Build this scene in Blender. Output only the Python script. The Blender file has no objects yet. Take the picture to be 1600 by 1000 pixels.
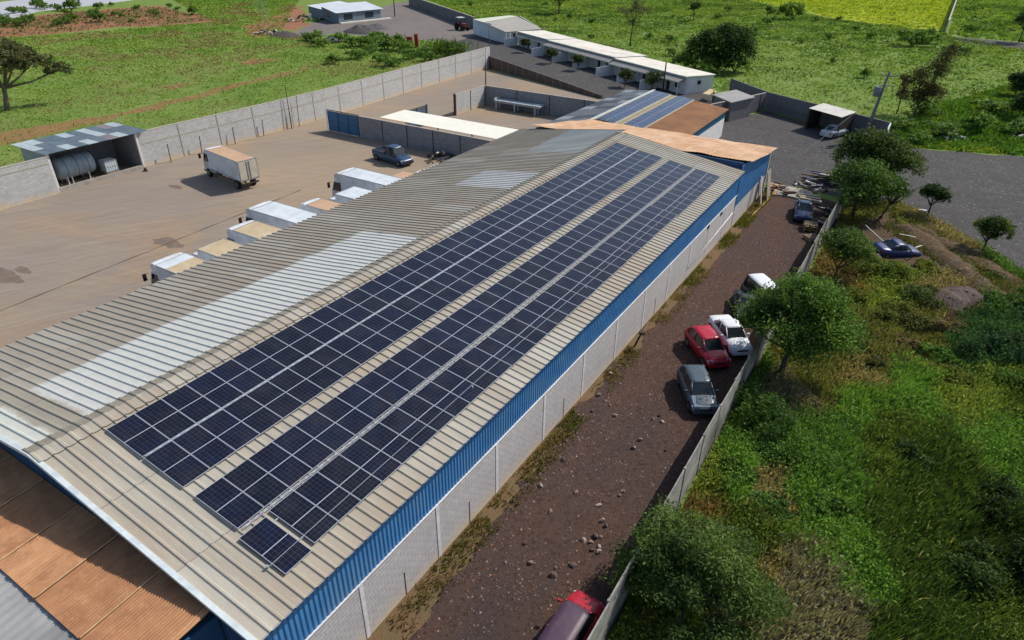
import bpy, bmesh, math, random
import numpy as np
from mathutils import Vector, Matrix
random.seed(7); RNG = np.random.default_rng(11)
SC = bpy.context.scene; COL = SC.collection
PI = math.pi; rad = math.radians
# ---------------------------------------------------------------- camera
CAM = np.array([21.7323, -7.5813, 21.3585]); FPX = 1036.89
YAW, PITCH, ROLL = -0.5534, -0.5372, 0.0116
def _rot():
    cy, sy = math.cos(YAW), math.sin(YAW); cp, sp = math.cos(PITCH), math.sin(PITCH)
    fwd = np.array([sy*cp, cy*cp, sp]); r = np.array([cy, -sy, 0.0]); u = np.cross(r, fwd)
    cr, sr = math.cos(ROLL), math.sin(ROLL)
    return np.array([r*cr+u*sr, -r*sr+u*cr, fwd])
ROT = _rot()
def G(px, py, z=0.0):
    """surveyed ground (or height z) point of the site"""
    d = ROT.T @ np.array([(px-800)/FPX, -(py-500)/FPX, 1.0])
    t = (z-CAM[2])/d[2]; p = CAM+t*d
    return (float(p[0]), float(p[1]), float(z))
cd = bpy.data.cameras.new('camera'); cam = bpy.data.objects.new('camera', cd); COL.objects.link(cam)
m = Matrix([[ROT[0][i], ROT[1][i], -ROT[2][i]] for i in range(3)]).to_4x4(); m.translation = Vector(CAM)
cam.matrix_world = m
cd.sensor_fit = 'HORIZONTAL'; cd.sensor_width = 36; cd.lens = FPX/1600*36; cd.clip_start = .2; cd.clip_end = 5000
SC.camera = cam
# ---------------------------------------------------------------- light
SUN_EL, SUN_AZ = 45.0, 28.5
w = bpy.data.worlds.new("World"); SC.world = w; w.use_nodes = True
nt = w.node_tree; nt.nodes.clear()
sky = nt.nodes.new('ShaderNodeTexSky'); sky.sky_type = 'NISHITA'; sky.sun_disc = False
sky.sun_elevation = rad(SUN_EL); sky.sun_rotation = rad(SUN_AZ); sky.air_density = 1.0; sky.dust_density = 1.2
bg = nt.nodes.new('ShaderNodeBackground'); bg.inputs['Strength'].default_value = 0.12
out = nt.nodes.new('ShaderNodeOutputWorld')
nt.links.new(sky.outputs[0], bg.inputs[0]); nt.links.new(bg.outputs[0], out.inputs[0])
sd = bpy.data.lights.new('sun', 'SUN'); sd.energy = 3.75; sd.angle = rad(.5); sd.color = (1, .95, .87)
so = bpy.data.objects.new('sun', sd); COL.objects.link(so)
sv = Vector((math.sin(rad(SUN_AZ))*math.cos(rad(SUN_EL)), math.cos(rad(SUN_AZ))*math.cos(rad(SUN_EL)), math.sin(rad(SUN_EL))))
so.rotation_euler = sv.to_track_quat('Z', 'Y').to_euler(); so.location = (0, 0, 80)
vs = SC.view_settings; vs.view_transform = 'Standard'; vs.look = 'None'; vs.gamma = 1; vs.exposure = 0.18; vs.use_curve_mapping = False
# ---------------------------------------------------------------- materials
MATS = {}
def srgb(r, g, b):
    f = lambda c: (c/255/12.92) if c/255 <= .04045 else ((c/255+.055)/1.055)**2.4
    return (f(r), f(g), f(b))
class NT:
    def __init__(s, name):
        s.m = bpy.data.materials.new(name); s.m.use_nodes = True; s.t = s.m.node_tree
        s.b = s.t.nodes['Principled BSDF']; s.coord = None
    def n(s, typ, **kw):
        nd = s.t.nodes.new(typ)
        for k, v in kw.items(): setattr(nd, k, v)
        return nd
    def l(s, a, b): s.t.links.new(a, b)
    def co(s, which='Object'):
        tc = s.n('ShaderNodeTexCoord'); return tc.outputs[which]
    def pos(s): return s.n('ShaderNodeNewGeometry').outputs['Position']
    def noise(s, vec, scale, detail=4, rough=.6, dist=0.0):
        nd = s.n('ShaderNodeTexNoise'); nd.inputs['Scale'].default_value = scale; nd.inputs['Detail'].default_value = detail
        nd.inputs['Roughness'].default_value = rough; nd.inputs['Distortion'].default_value = dist
        s.l(vec, nd.inputs['Vector']); return nd.outputs['Fac']
    def ramp(s, fac, a, b):
        nd = s.n('ShaderNodeMapRange'); nd.inputs[1].default_value = a; nd.inputs[2].default_value = b; s.l(fac, nd.inputs[0]); return nd.outputs[0]
    def mix(s, fac, c1, c2, blend='MIX'):
        nd = s.n('ShaderNodeMix', data_type='RGBA', blend_type=blend)
        if hasattr(fac, 'links'): s.l(fac, nd.inputs[0])
        else: nd.inputs[0].default_value = fac
        for c, i in ((c1, 6), (c2, 7)):
            if hasattr(c, 'links'): s.l(c, nd.inputs[i])
            else: nd.inputs[i].default_value = (*c[:3], 1)
        return nd.outputs[2]
    def math(s, op, a, b=None, clamp=False):
        nd = s.n('ShaderNodeMath', operation=op, use_clamp=clamp)
        for v, i in ((a, 0), (b, 1)):
            if v is None: continue
            if hasattr(v, 'links'): s.l(v, nd.inputs[i])
            else: nd.inputs[i].default_value = v
        return nd.outputs[0]
    def bump(s, h, strength=.3, dist=.02):
        nd = s.n('ShaderNodeBump'); nd.inputs['Strength'].default_value = strength; nd.inputs['Distance'].default_value = dist
        s.l(h, nd.inputs['Height']); s.l(nd.outputs[0], s.b.inputs['Normal'])
    def done(s, col, rough=.8, metal=0.0, spec=.3):
        if hasattr(col, 'links'): s.l(col, s.b.inputs['Base Color'])
        else: s.b.inputs['Base Color'].default_value = (*col[:3], 1)
        if hasattr(rough, 'links'): s.l(rough, s.b.inputs['Roughness'])
        else: s.b.inputs['Roughness'].default_value = rough
        s.b.inputs['Metallic'].default_value = metal; s.b.inputs['Specular IOR Level'].default_value = spec
        return s.m
def mul(c, k): return tuple(x*k for x in c[:3])
def M(name, c, c2=None, scale=2.0, rough=.8, spec=.3, metal=0.0, bump=0.0, bscale=20.0, bdist=.02, c3=None, scale3=.3, co='Object', lo=.35, hi=.65):
    """plain weathered surface: two or three blended tones"""
    if name in MATS: return MATS[name]
    s = NT(name); v = s.co(co) if co != 'Position' else s.pos()
    c2 = c2 or mul(c, .78)
    col = s.mix(s.ramp(s.noise(v, scale, 6, .65), lo, hi), c, c2)
    if c3: col = s.mix(s.ramp(s.noise(v, scale3, 5, .6), .48, .66), col, c3)
    if bump: s.bump(s.noise(v, bscale, 5, .6), bump, bdist)
    MATS[name] = s.done(col, rough, metal, spec); return MATS[name]
def block_mat(name, c, mortar, vary=.25, stain=None, bump=.5):
    if name in MATS: return MATS[name]
    s = NT(name); uv = s.co('UV')
    br = s.n('ShaderNodeTexBrick'); br.inputs['Scale'].default_value = 1; br.inputs['Brick Width'].default_value = .36; br.inputs['Row Height'].default_value = .18
    br.inputs['Mortar Size'].default_value = .012; br.inputs['Mortar Smooth'].default_value = .2; br.inputs['Bias'].default_value = -.2
    br.inputs['Color1'].default_value = (*c, 1); br.inputs['Color2'].default_value = (*mul(c, 1-vary), 1); br.inputs['Mortar'].default_value = (*mortar, 1)
    s.l(uv, br.inputs['Vector'])
    p = s.pos()
    col = s.mix(s.ramp(s.noise(p, 3.5, 6, .75), .3, .75), br.outputs['Color'], mul(c, .72))
    col = s.mix(s.math('MULTIPLY', s.ramp(s.noise(p, .35, 5, .7), .5, .75), .55), col, mul(c, .6))
    if stain:
        sep = s.n('ShaderNodeSeparateXYZ'); s.l(p, sep.inputs[0])
        f = s.math('ADD', sep.outputs[2], s.math('MULTIPLY', s.noise(p, .8, 4), 1.1))
        col = s.mix(s.ramp(f, 1.15, .5), col, stain)
    s.bump(br.outputs['Fac'], bump, -.012)
    MATS[name] = s.done(col, .9, 0, .15); return MATS[name]
# ---------------------------------------------------------------- mesh builder
class MB:
    def __init__(s): s.v = []; s.f = []; s.mi = []; s.uv = []
    def face(s, pts, mi=0, uv=None):
        i = len(s.v); s.v += [tuple(p) for p in pts]; s.f.append(tuple(range(i, i+len(pts)))); s.mi.append(mi)
        if uv is None:
            a = Vector(pts[0]); n = (Vector(pts[1])-a).cross(Vector(pts[2])-a)
            k = max(range(3), key=lambda j: abs(n[j]))
            ax = [(1, 2), (0, 2), (0, 1)][k]; uv = [(p[ax[0]], p[ax[1]]) for p in pts]
        s.uv.append(uv); return s
    def idx(s, verts, faces, mi=0):
        i = len(s.v); s.v += [tuple(p) for p in verts]
        for f in faces:
            s.f.append(tuple(i+j for j in f)); s.mi.append(mi); s.uv.append([(verts[j][0]+verts[j][1], verts[j][2]) for j in f])
        return s
    def box(s, c, sz, rz=0.0, mi=0, tilt=None):
        x, y, z = [q/2 for q in sz]; P = [(-x,-y,-z),(x,-y,-z),(x,y,-z),(-x,y,-z),(-x,-y,z),(x,-y,z),(x,y,z),(-x,y,z)]
        R = Matrix.Rotation(rz, 3, 'Z')
        if tilt: R = R @ Matrix.Rotation(tilt[1], 3, tilt[0])
        Q = [R @ Vector(p)+Vector(c) for p in P]
        for f, ax in (((3,2,1,0),(0,1)),((4,5,6,7),(0,1)),((0,1,5,4),(0,2)),((2,3,7,6),(0,2)),((1,2,6,5),(1,2)),((3,0,4,7),(1,2))):
            s.face([Q[i] for i in f], mi, [(P[i][ax[0]]+x, P[i][ax[1]]+z) for i in f])
        return s
    def wall(s, a, b, z0, z1, th=.15, mi=0, z1b=None):
        """upright slab from a to b (plan), top z1 at a and z1b at b"""
        a = Vector((a[0], a[1], 0)); b = Vector((b[0], b[1], 0)); d = b-a; L = d.length; d.normalize(); n = Vector((-d.y, d.x, 0))*th/2
        z1b = z1 if z1b is None else z1b
        def P(t, side, z): q = a+d*t+n*side; return (q.x, q.y, z)
        for sd in (1, -1):
            pts = [(0, z0), (L, z0), (L, z1b), (0, z1)]
            if sd == 1: pts = pts[::-1]
            s.face([P(t, sd, z) for t, z in pts], mi, [(t, z) for t, z in pts])
        s.face([P(0,-1,z1), P(L,-1,z1b), P(L,1,z1b), P(0,1,z1)], mi, [(0,0),(L,0),(L,th),(0,th)])
        s.face([P(0,1,z0), P(0,-1,z0), P(0,-1,z1), P(0,1,z1)], mi, [(0,z0),(th,z0),(th,z1),(0,z1)])
        s.face([P(L,-1,z0), P(L,1,z0), P(L,1,z1b), P(L,-1,z1b)], mi, [(0,z0),(th,z0),(th,z1b),(0,z1b)])
        return s
    def tube(s, pts, r, n=8, mi=0, cap=True):
        pts = [Vector(p) for p in pts]; rs = r if isinstance(r, (list, tuple)) else [r]*len(pts)
        i0 = len(s.v)
        for k, p in enumerate(pts):
            t = (pts[min(k+1, len(pts)-1)]-pts[max(k-1, 0)]).normalized()
            a = t.cross(Vector((0, 0, 1)) if abs(t.z) < .9 else Vector((1, 0, 0))).normalized(); b = t.cross(a)
            for j in range(n):
                q = p+(a*math.cos(2*PI*j/n)+b*math.sin(2*PI*j/n))*rs[k]; s.v.append(tuple(q))
        for k in range(len(pts)-1):
            for j in range(n):
                A = i0+k*n+j; B = i0+k*n+(j+1) % n
                s.f.append((A, B, B+n, A+n)); s.mi.append(mi); s.uv.append([(0,0),(1,0),(1,1),(0,1)])
        if cap:
            for f in (tuple(i0+j for j in range(n))[::-1], tuple(i0+(len(pts)-1)*n+j for j in range(n))):
                s.f.append(f); s.mi.append(mi); s.uv.append([(0, 0)]*n)
        return s
    def slab(s, pts, th, mi=0, miside=None):
        """plate: top polygon pts (ccw from above), thickness th downwards"""
        miside = mi if miside is None else miside
        s.face(pts, mi); lo = [(p[0], p[1], p[2]-th) for p in pts]; s.face(lo[::-1], mi); n = len(pts)
        for i in range(n): s.face([lo[i], lo[(i+1) % n], pts[(i+1) % n], pts[i]], miside)
        return s
    def build(s, name, mats, parent=None, smooth=False, world=True, bevel=0.0, weld=False):
        me = bpy.data.meshes.new(name); me.from_pydata(s.v, [], s.f)
        for mt in (mats if isinstance(mats, (list, tuple)) else [mats]): me.materials.append(mt)
        me.polygons.foreach_set('material_index', s.mi)
        ul = me.uv_layers.new(name='uv'); flat = [c for f in s.uv for q in f for c in q]
        ul.data.foreach_set('uv', flat)
        if weld:
            bm = bmesh.new(); bm.from_mesh(me); bmesh.ops.remove_doubles(bm, verts=bm.verts, dist=1e-4); bm.to_mesh(me); bm.free()
        if smooth: me.polygons.foreach_set('use_smooth', [True]*len(me.polygons))
        me.update()
        o = bpy.data.objects.new(name, me); COL.objects.link(o)
        if parent is not None:
            o.parent = parent
            if world: o.location = -Vector(parent.location)
        if bevel:
            b = o.modifiers.new('bevel', 'BEVEL'); b.width = bevel; b.segments = 2; b.limit_method = 'ANGLE'; b.angle_limit = rad(35)
        return o
def tag(o, label=None, cat=None, group=None, kind=None):
    if label: o['label'] = label
    if cat: o['category'] = cat
    if group: o['group'] = group
    if kind: o['kind'] = kind
    return o
def thing(name, label, cat, loc=(0, 0, 0), rz=0.0, group=None):
    o = bpy.data.objects.new(name, None); COL.objects.link(o); o.location = loc; o.rotation_euler = (0, 0, rz)
    o.empty_display_size = .2
    return tag(o, label, cat, group)
def dup(root, loc, rz=0.0, label=None, group=None, scale=None):
    r = root.copy(); COL.objects.link(r); r.location = loc; r.rotation_euler = (0, 0, rz)
    if scale: r.scale = (scale,)*3
    if label: r['label'] = label
    if group: r['group'] = group
    for ch in list(root.children):
        c = ch.copy(); COL.objects.link(c); c.parent = r
        for g in list(ch.children):
            d = g.copy(); COL.objects.link(d); d.parent = c
    return r
# ---------------------------------------------------------------- noise helpers (plan view)
def _hash(ix, iy, seed):
    h = (ix.astype(np.int64)*374761393+iy.astype(np.int64)*668265263+seed*974634777) & 0x7fffffff
    h = ((h ^ (h >> 13))*1274126177) & 0x7fffffff
    return ((h ^ (h >> 16)) & 0xffff)/65535.0
def vnoise(x, y, scale, seed=0):
    x = np.asarray(x, float)/scale; y = np.asarray(y, float)/scale
    ix, iy = np.floor(x), np.floor(y); fx, fy = x-ix, y-iy; fx = fx*fx*(3-2*fx); fy = fy*fy*(3-2*fy)
    a = _hash(ix, iy, seed); b = _hash(ix+1, iy, seed); c = _hash(ix, iy+1, seed); d = _hash(ix+1, iy+1, seed)
    return (a*(1-fx)+b*fx)*(1-fy)+(c*(1-fx)+d*fx)*fy
def fbm(x, y, scale, seed=0, oct=4):
    t = 0; a = 1; n = 0
    for k in range(oct): t = t+a*vnoise(x, y, scale/2**k, seed+k*17); n += a; a *= .55
    return t/n
def inpoly(x, y, poly):
    x = np.asarray(x); y = np.asarray(y); r = np.zeros(x.shape, bool); n = len(poly)
    for i in range(n):
        x1, y1 = poly[i][:2]; x2, y2 = poly[(i+1) % n][:2]
        if y1 == y2: continue
        c = ((y1 > y) != (y2 > y)) & (x < (x2-x1)*(y-y1)/(y2-y1)+x1); r ^= c
    return r
# ================================================================ GROUND SHEETS
def gmat(name, cols, s1=.15, s2=1.2, s3=9.0, rough=.95, bump=.6, bscale=6.0, bdist=.08, speck=None, aniso=None):
    s = NT(name); p = s.pos(); v = p
    if aniso:
        mp = s.n('ShaderNodeMapping'); mp.inputs['Rotation'].default_value = (0, 0, aniso[0]); mp.inputs['Scale'].default_value = (1, aniso[1], 1); s.l(p, mp.inputs[0]); v = mp.outputs[0]
    a = s.ramp(s.noise(v, s1, 6, .65, .4), .38, .62); b = s.ramp(s.noise(v, s2, 6, .7, .3), .35, .68); c = s.ramp(s.noise(p, s3, 5, .75), .25, .75)
    col = s.mix(a, cols[0], cols[1]); col = s.mix(s.math('MULTIPLY', b, .75), col, cols[2]); col = s.mix(c, mul((1,1,1), .72), (1.22, 1.22, 1.22), 'MIX') if False else s.mix(s.math('MULTIPLY', c, .5), col, s.mix(.5, cols[1], mul(cols[2], .6)))
    if speck:
        vo = s.n('ShaderNodeTexVoronoi'); vo.inputs['Scale'].default_value = speck[0]; s.l(p, vo.inputs['Vector'])
        sp = s.n('ShaderNodeSeparateColor'); s.l(vo.outputs['Color'], sp.inputs[0])
        col = s.mix(s.math('MULTIPLY', s.ramp(sp.outputs[0], 1-speck[1], 1-speck[1]+.02), s.ramp(vo.outputs['Distance'], .42, .3)), col, speck[2])
        col = s.mix(s.math('MULTIPLY', s.ramp(sp.outputs[1], .55, .95), .55), col, mul(cols[2], .35))
    s.bump(s.noise(p, bscale, 8, .8), bump, bdist)
    MATS[name] = s.done(col, rough, 0, .1); return MATS[name]
def sheet(name, pts, z, mat, amp=.35, step=.8, label=None, seed=0, kind='structure', smooth_pts=False):
    r = random.Random(seed+len(name)); P = []
    n = len(pts)
    for i in range(n):
        a = Vector(pts[i][:2]); b = Vector(pts[(i+1) % n][:2]); L = (b-a).length; k = max(1, min(160, int(L/step)))
        nn = Vector((-(b-a).y, (b-a).x)).normalized()
        for j in range(k):
            q = a.lerp(b, j/k)
            off = (float(vnoise(q.x, q.y, step*2.2, seed+3))-.5)*2*amp+(float(vnoise(q.x, q.y, step*9, seed+5))-.5)*2.5*amp if j else 0
            q = q+nn*off; P.append((q.x, q.y, z))
    bm = bmesh.new(); vs_ = [bm.verts.new(p) for p in P]
    es = [bm.edges.new((vs_[i], vs_[(i+1) % len(vs_)])) for i in range(len(vs_))]
    bmesh.ops.triangle_fill(bm, edges=es, use_beauty=True, normal=(0, 0, 1))
    for f in bm.faces:
        if f.normal.z < 0: f.normal_flip()
    me = bpy.data.meshes.new(name); bm.to_mesh(me); bm.free(); me.materials.append(mat)
    o = bpy.data.objects.new(name, me); COL.objects.link(o); tag(o, label, kind=kind); return o
def gp(*px): return [G(*p) for p in px]
FIELD = gmat('field_grass', [srgb(112,138,62), srgb(128,142,74), srgb(98,124,56)], .03, .25, 2.5, bscale=2.0, bdist=.2, bump=.6)
def dirt_mat():
    s = NT('yard_dirt'); p = s.pos()
    def streak(rot, sc, nz):
        mp = s.n('ShaderNodeMapping'); mp.inputs['Rotation'].default_value = (0, 0, rad(rot)); s.l(p, mp.inputs[0]); m2 = s.n('ShaderNodeMapping'); m2.inputs['Scale'].default_value = (sc, 1, 1); s.l(mp.outputs[0], m2.inputs[0]); return s.noise(m2.outputs[0], nz, 6, .62, .5)
    col = s.mix(s.ramp(s.noise(p, .045, 4, .55, .6), .4, .6), srgb(156,139,117), srgb(140,130,120))
    col = s.mix(s.math('MULTIPLY', s.ramp(s.noise(p, .09, 5, .6, .3), .5, .68), .7), col, srgb(160,132,102))
    for rot, sc, nz, k in ((-62, .07, 1.6, .32), (-78, .06, 2.4, .3), (-20, .09, 1.5, .2)): col = s.mix(s.math('MULTIPLY', s.ramp(streak(rot, sc, nz), .52, .66), k), col, srgb(126,112,98)); col = s.mix(s.math('MULTIPLY', s.ramp(streak(rot+6, sc, nz*1.3), .54, .7), k*.8), col, srgb(184,164,138))
    col = s.mix(s.math('MULTIPLY', s.ramp(s.noise(p, 7, 6, .8), .4, .75), .3), col, srgb(130,112,96))
    s.bump(s.noise(p, 4, 8, .8), .3, .05); return s.done(col, .95, 0, .1)
DIRT = dirt_mat()
LANE = gmat('lane_gravel', [srgb(94,77,70), srgb(76,70,72), srgb(108,80,64)], .13, .7, 6, bump=1.0, bscale=11, bdist=.1, speck=(9, .08, srgb(134,116,106)), aniso=(0, .22))
GRAVEL = gmat('grey_gravel', [srgb(88,86,85), srgb(72,71,73), srgb(102,98,94)], .08, .8, 8, bump=.8, bscale=10, bdist=.08, speck=(5, .08, srgb(140,138,134)), aniso=(rad(-20), 3))
PALEG = gmat('pale_gravel', [srgb(122,116,112), srgb(108,104,102), srgb(134,124,114)], .06, .5, 5, bump=.6, bscale=7, bdist=.08)
REDS = gmat('red_soil', [srgb(152,104,78), srgb(138,96,72), srgb(158,118,88)], .1, .7, 4, bump=.7, bscale=5, bdist=.1)
TRACK = gmat('track_soil', [srgb(146,114,80), srgb(124,114,66), srgb(150,108,76)], .12, .6, 4, bump=.6, bscale=5, bdist=.1)
CROP = gmat('crop_field', [srgb(150,165,40), srgb(142,160,42), srgb(158,168,50)], .02, .3, 2.2, bscale=2.5, bdist=.2, bump=.7)
PALER = gmat('pale_road', [srgb(178,180,186), srgb(168,170,176), srgb(184,184,186)], .05, .5, 4, bump=.2)
VERGE = gmat('verge_soil', [srgb(122,102,78), srgb(106,98,68), srgb(128,96,74)], .3, 1.4, 8, bump=.8, bscale=10, bdist=.08)
CONC = M('concrete', srgb(168,160,150), srgb(140,132,124), 1.5, bump=.2, co='Position')
UNDER = gmat('undergrowth_soil', [srgb(84,78,44), srgb(98,78,50), srgb(56,66,28)], .2, 1.0, 5, bump=.9, bscale=6, bdist=.12)
# base ground
o = MB().face([(-1800,-900,0),(1800,-900,0),(1800,2600,0),(-1800,2600,0)]).build('ground', FIELD); tag(o, kind='structure')
sheet('dirt_yard', [(-43.5,-60),(-43.5,19.6),(-48.3,19.8),(-48.3,28),(-44.3,28.2),(-43.8,42),(-43.8,53),(-45,71),(-45.8,92.3),(-19.3,82.2),(-12,76),(1,70),(9,60),(10.2,48),(10.2,-60)], .004, DIRT, .12)
sheet('gravel_road', [(1.5,60),(-1.2,79),(2.2,88.6),(17.6,80.2),(20,79.4),(31.5,83.3),(60,90),(150,112),(150,70),(60,24),(45,30),(30.5,49.5),(25.6,56.2),(20.8,60.5),(17.6,58),(14.2,58.4),(9.7,58.6)], .006, GRAVEL, .5)
sheet('gravel_lane', [(10.0,-40),(17.2,-40),(17.2,56),(14.9,57.2),(10.3,57.8),(10.0,50)], .008, LANE, .1)
sheet('verge', [(10.1,-40),(11.3,-40),(11.2,-5),(11.25,4),(10.6,11),(10.5,18),(10.7,25),(10.8,32),(10.9,40),(11.1,50),(11.0,56),(10.1,57)], .012, VERGE, .22, .3)
sheet('gravel_yard', gp((462,52),(478,40),(500,33),(620,4),(640,2),(745,46),(772,70),(742,78),(700,66),(640,60),(590,56),(520,52),(480,58)), .004, PALEG, .9, 1.5)
sheet('gravel_court', [(-45.4,92.8),(-66,104),(-70,124),(-40,112),(-8,96),(-3,88),(-8,76),(-19.2,82.4)], .006, GRAVEL, .2)
sheet('red_soil_patch', gp((-40,62),(-40,42),(10,30),(120,18),(245,9),(310,22),(338,32),(250,40),(180,42),(90,52)), .004, REDS, 1.6, 3)
sheet('pale_road', gp((-60,50),(-60,10),(60,-4),(225,-14),(232,-3),(140,9),(60,18),(0,33)), .008, PALER, .3, 3)
sheet('soil_track', gp((-40,238),(0,228),(60,214),(130,197),(250,172),(330,150),(420,126),(480,109),(478,104),(400,122),(330,138),(250,158),(130,184),(60,197),(0,207),(-40,214)), .004, TRACK, .8, 1.5)
sheet('soil_patch', gp((250,137),(280,130),(296,132),(262,141)), .004, REDS, .7, .8, seed=4)
sheet('soil_patch', gp((360,102),(400,91),(440,92),(400,101)), .004, REDS, .9, 1, seed=5)
sheet('soil_patch', gp((380,42),(440,22),(470,10),(480,30),(462,48),(430,46),(400,60)), .005, REDS, 2.0, 2, seed=6)
sheet('crop_field', gp((1115,-12),(1200,6),(1290,26),(1400,43),(1470,48),(1478,30),(1500,-30),(1300,-60),(1115,-60)), .004, CROP, .9, 2)
sheet('far_road', gp((1486,57),(1540,62),(1660,72),(1660,88),(1600,82),(1510,67)), .004, GRAVEL, .3, 2)
sheet('undergrowth_floor', [(17.3,-40),(70,-40),(70,15),(45,30),(30.5,49.5),(25.6,56.2),(20.8,60.5),(17.4,57.5)], .01, UNDER, .3)
o = MB().slab([(9.9,58.8,.06),(10.5,55.9,.06),(14.9,55.3,.06),(14.0,58.4,.06)], .10).box((12.8,55.55,.08),(4.6,.14,.16),rad(-7.5)).build('concrete_crossing', CONC); tag(o, kind='structure')
# the drainage line across the yard
r_ = random.Random(5)
a0 = Vector(G(-60,510)); b0 = Vector(G(470,297)); LM = M('drain_dirt', srgb(104,80,58), srgb(88,70,54), 1.5, co='Position')
mb = MB(); N = 40
for i in range(N):
    p = a0.lerp(b0, i/N); q = a0.lerp(b0, (i+1)/N); n = Vector((-(b0-a0).y, (b0-a0).x, 0)).normalized()
    w1 = .06+.025*math.sin(i*1.3); w2 = .06+.025*math.sin((i+1)*1.3)
    mb.face([p-n*w1+Vector((0,0,.008)), q-n*w2+Vector((0,0,.008)), q+n*w2+Vector((0,0,.008)), p+n*w1+Vector((0,0,.008))])
tag(mb.build('drain_channel', LM), kind='structure')
OIL = M('oil_stain', srgb(108,94,84), srgb(124,108,94), 1.2, co='Position')
for k, c in enumerate(((4,432,1.3),(35,422,.6),(262,378,1.0),(275,292,.6),(520,318,.7))):
    x, y, _ = G(*c[:2]); pts = [(x+c[2]*1.5*math.cos(t)*(1+.3*math.sin(3*t+k)), y+c[2]*.6*math.sin(t)) for t in np.linspace(0, 2*PI, 12, endpoint=False)]
    sheet('oil_stain', pts, .0065+.0007*k, OIL, .25, .4, seed=k)
PITP = [G(1345,352)[:2], G(1390,334)[:2], G(1450,352)[:2], G(1520,395)[:2], G(1605,452)[:2], G(1640,500)[:2], G(1560,470)[:2], G(1480,425)[:2], G(1440,432)[:2], G(1385,432)[:2], G(1350,405)[:2]]
sheet('pit_soil', PITP, .2, gmat('pit_earth', [srgb(98,84,68), srgb(84,72,60), srgb(108,86,64)], .4, 1.5, 8, bump=1.0, bscale=8, bdist=.12), .4, .5)
# banks and ditch beside the road
def bank(name, path, width, h, mat, seed=0, n=60):
    pts = [Vector((*p[:2], 0)) for p in path]; seg = [0]
    for a, b in zip(pts, pts[1:]): seg.append(seg[-1]+(b-a).length)
    V = []; F = []; K = 11
    for i in range(n+1):
        t = seg[-1]*i/n; k = max(j for j in range(len(seg)-1) if seg[j] <= t+1e-9); u = (t-seg[k])/(seg[k+1]-seg[k])
        p = pts[k].lerp(pts[k+1], u); d = (pts[k+1]-pts[k]).normalized(); nn = Vector((-d.y, d.x, 0))
        e = min(1, 4*i/n, 4*(n-i)/n)
        for j in range(K):
            s = -1+2*j/(K-1); q = p+nn*s*width*(1+.25*(float(vnoise(p.x, p.y, 3, seed))-.5))
            z = h*e*max(0, 1-s*s)*(.65+.7*float(fbm(q.x*2, q.y*2, 2.2, seed)))+.22*(float(vnoise(q.x, q.y, .45, seed+2))-.5)*(1-s*s)+.3*(float(vnoise(q.x, q.y, 1.3, seed+4))-.5)*(1-s*s)
            V.append((q.x, q.y, z-.02*(abs(s) == 1)))
    for i in range(n):
        for j in range(K-1): a = i*K+j; F.append((a, a+1, a+K+1, a+K))
    mb = MB().idx(V, F); o = mb.build(name, mat, smooth=True); tag(o, kind='structure'); return o
BANK = gmat('bank_soil', [srgb(112,98,80), srgb(96,86,72), srgb(120,92,68)], .3, 1.3, 8, bump=1.0, bscale=9, bdist=.12, speck=(6, .1, srgb(150,140,126)))
bank('dirt_bank', [G(1392,338),G(1440,368),G(1500,398),G(1560,432),G(1640,470)], 1.5, .5, BANK, 1)
bank('dirt_bank', [G(1340,352),G(1400,352),G(1450,385),G(1475,405),G(1520,440),G(1600,500)], 1.35, .6, BANK, 2)
bank('dirt_bank', [G(1345,378),G(1362,402),G(1372,420),G(1405,440),G(1440,425)], .7, .5, BANK, 3)
bank('dirt_bank', [G(1455,478),G(1500,462),G(1545,478)], 1.5, .5, M('purple_soil', srgb(92,74,70), srgb(70,58,54), 2, bump=.8, bscale=8, bdist=.1, co='Position'), 4)
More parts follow.
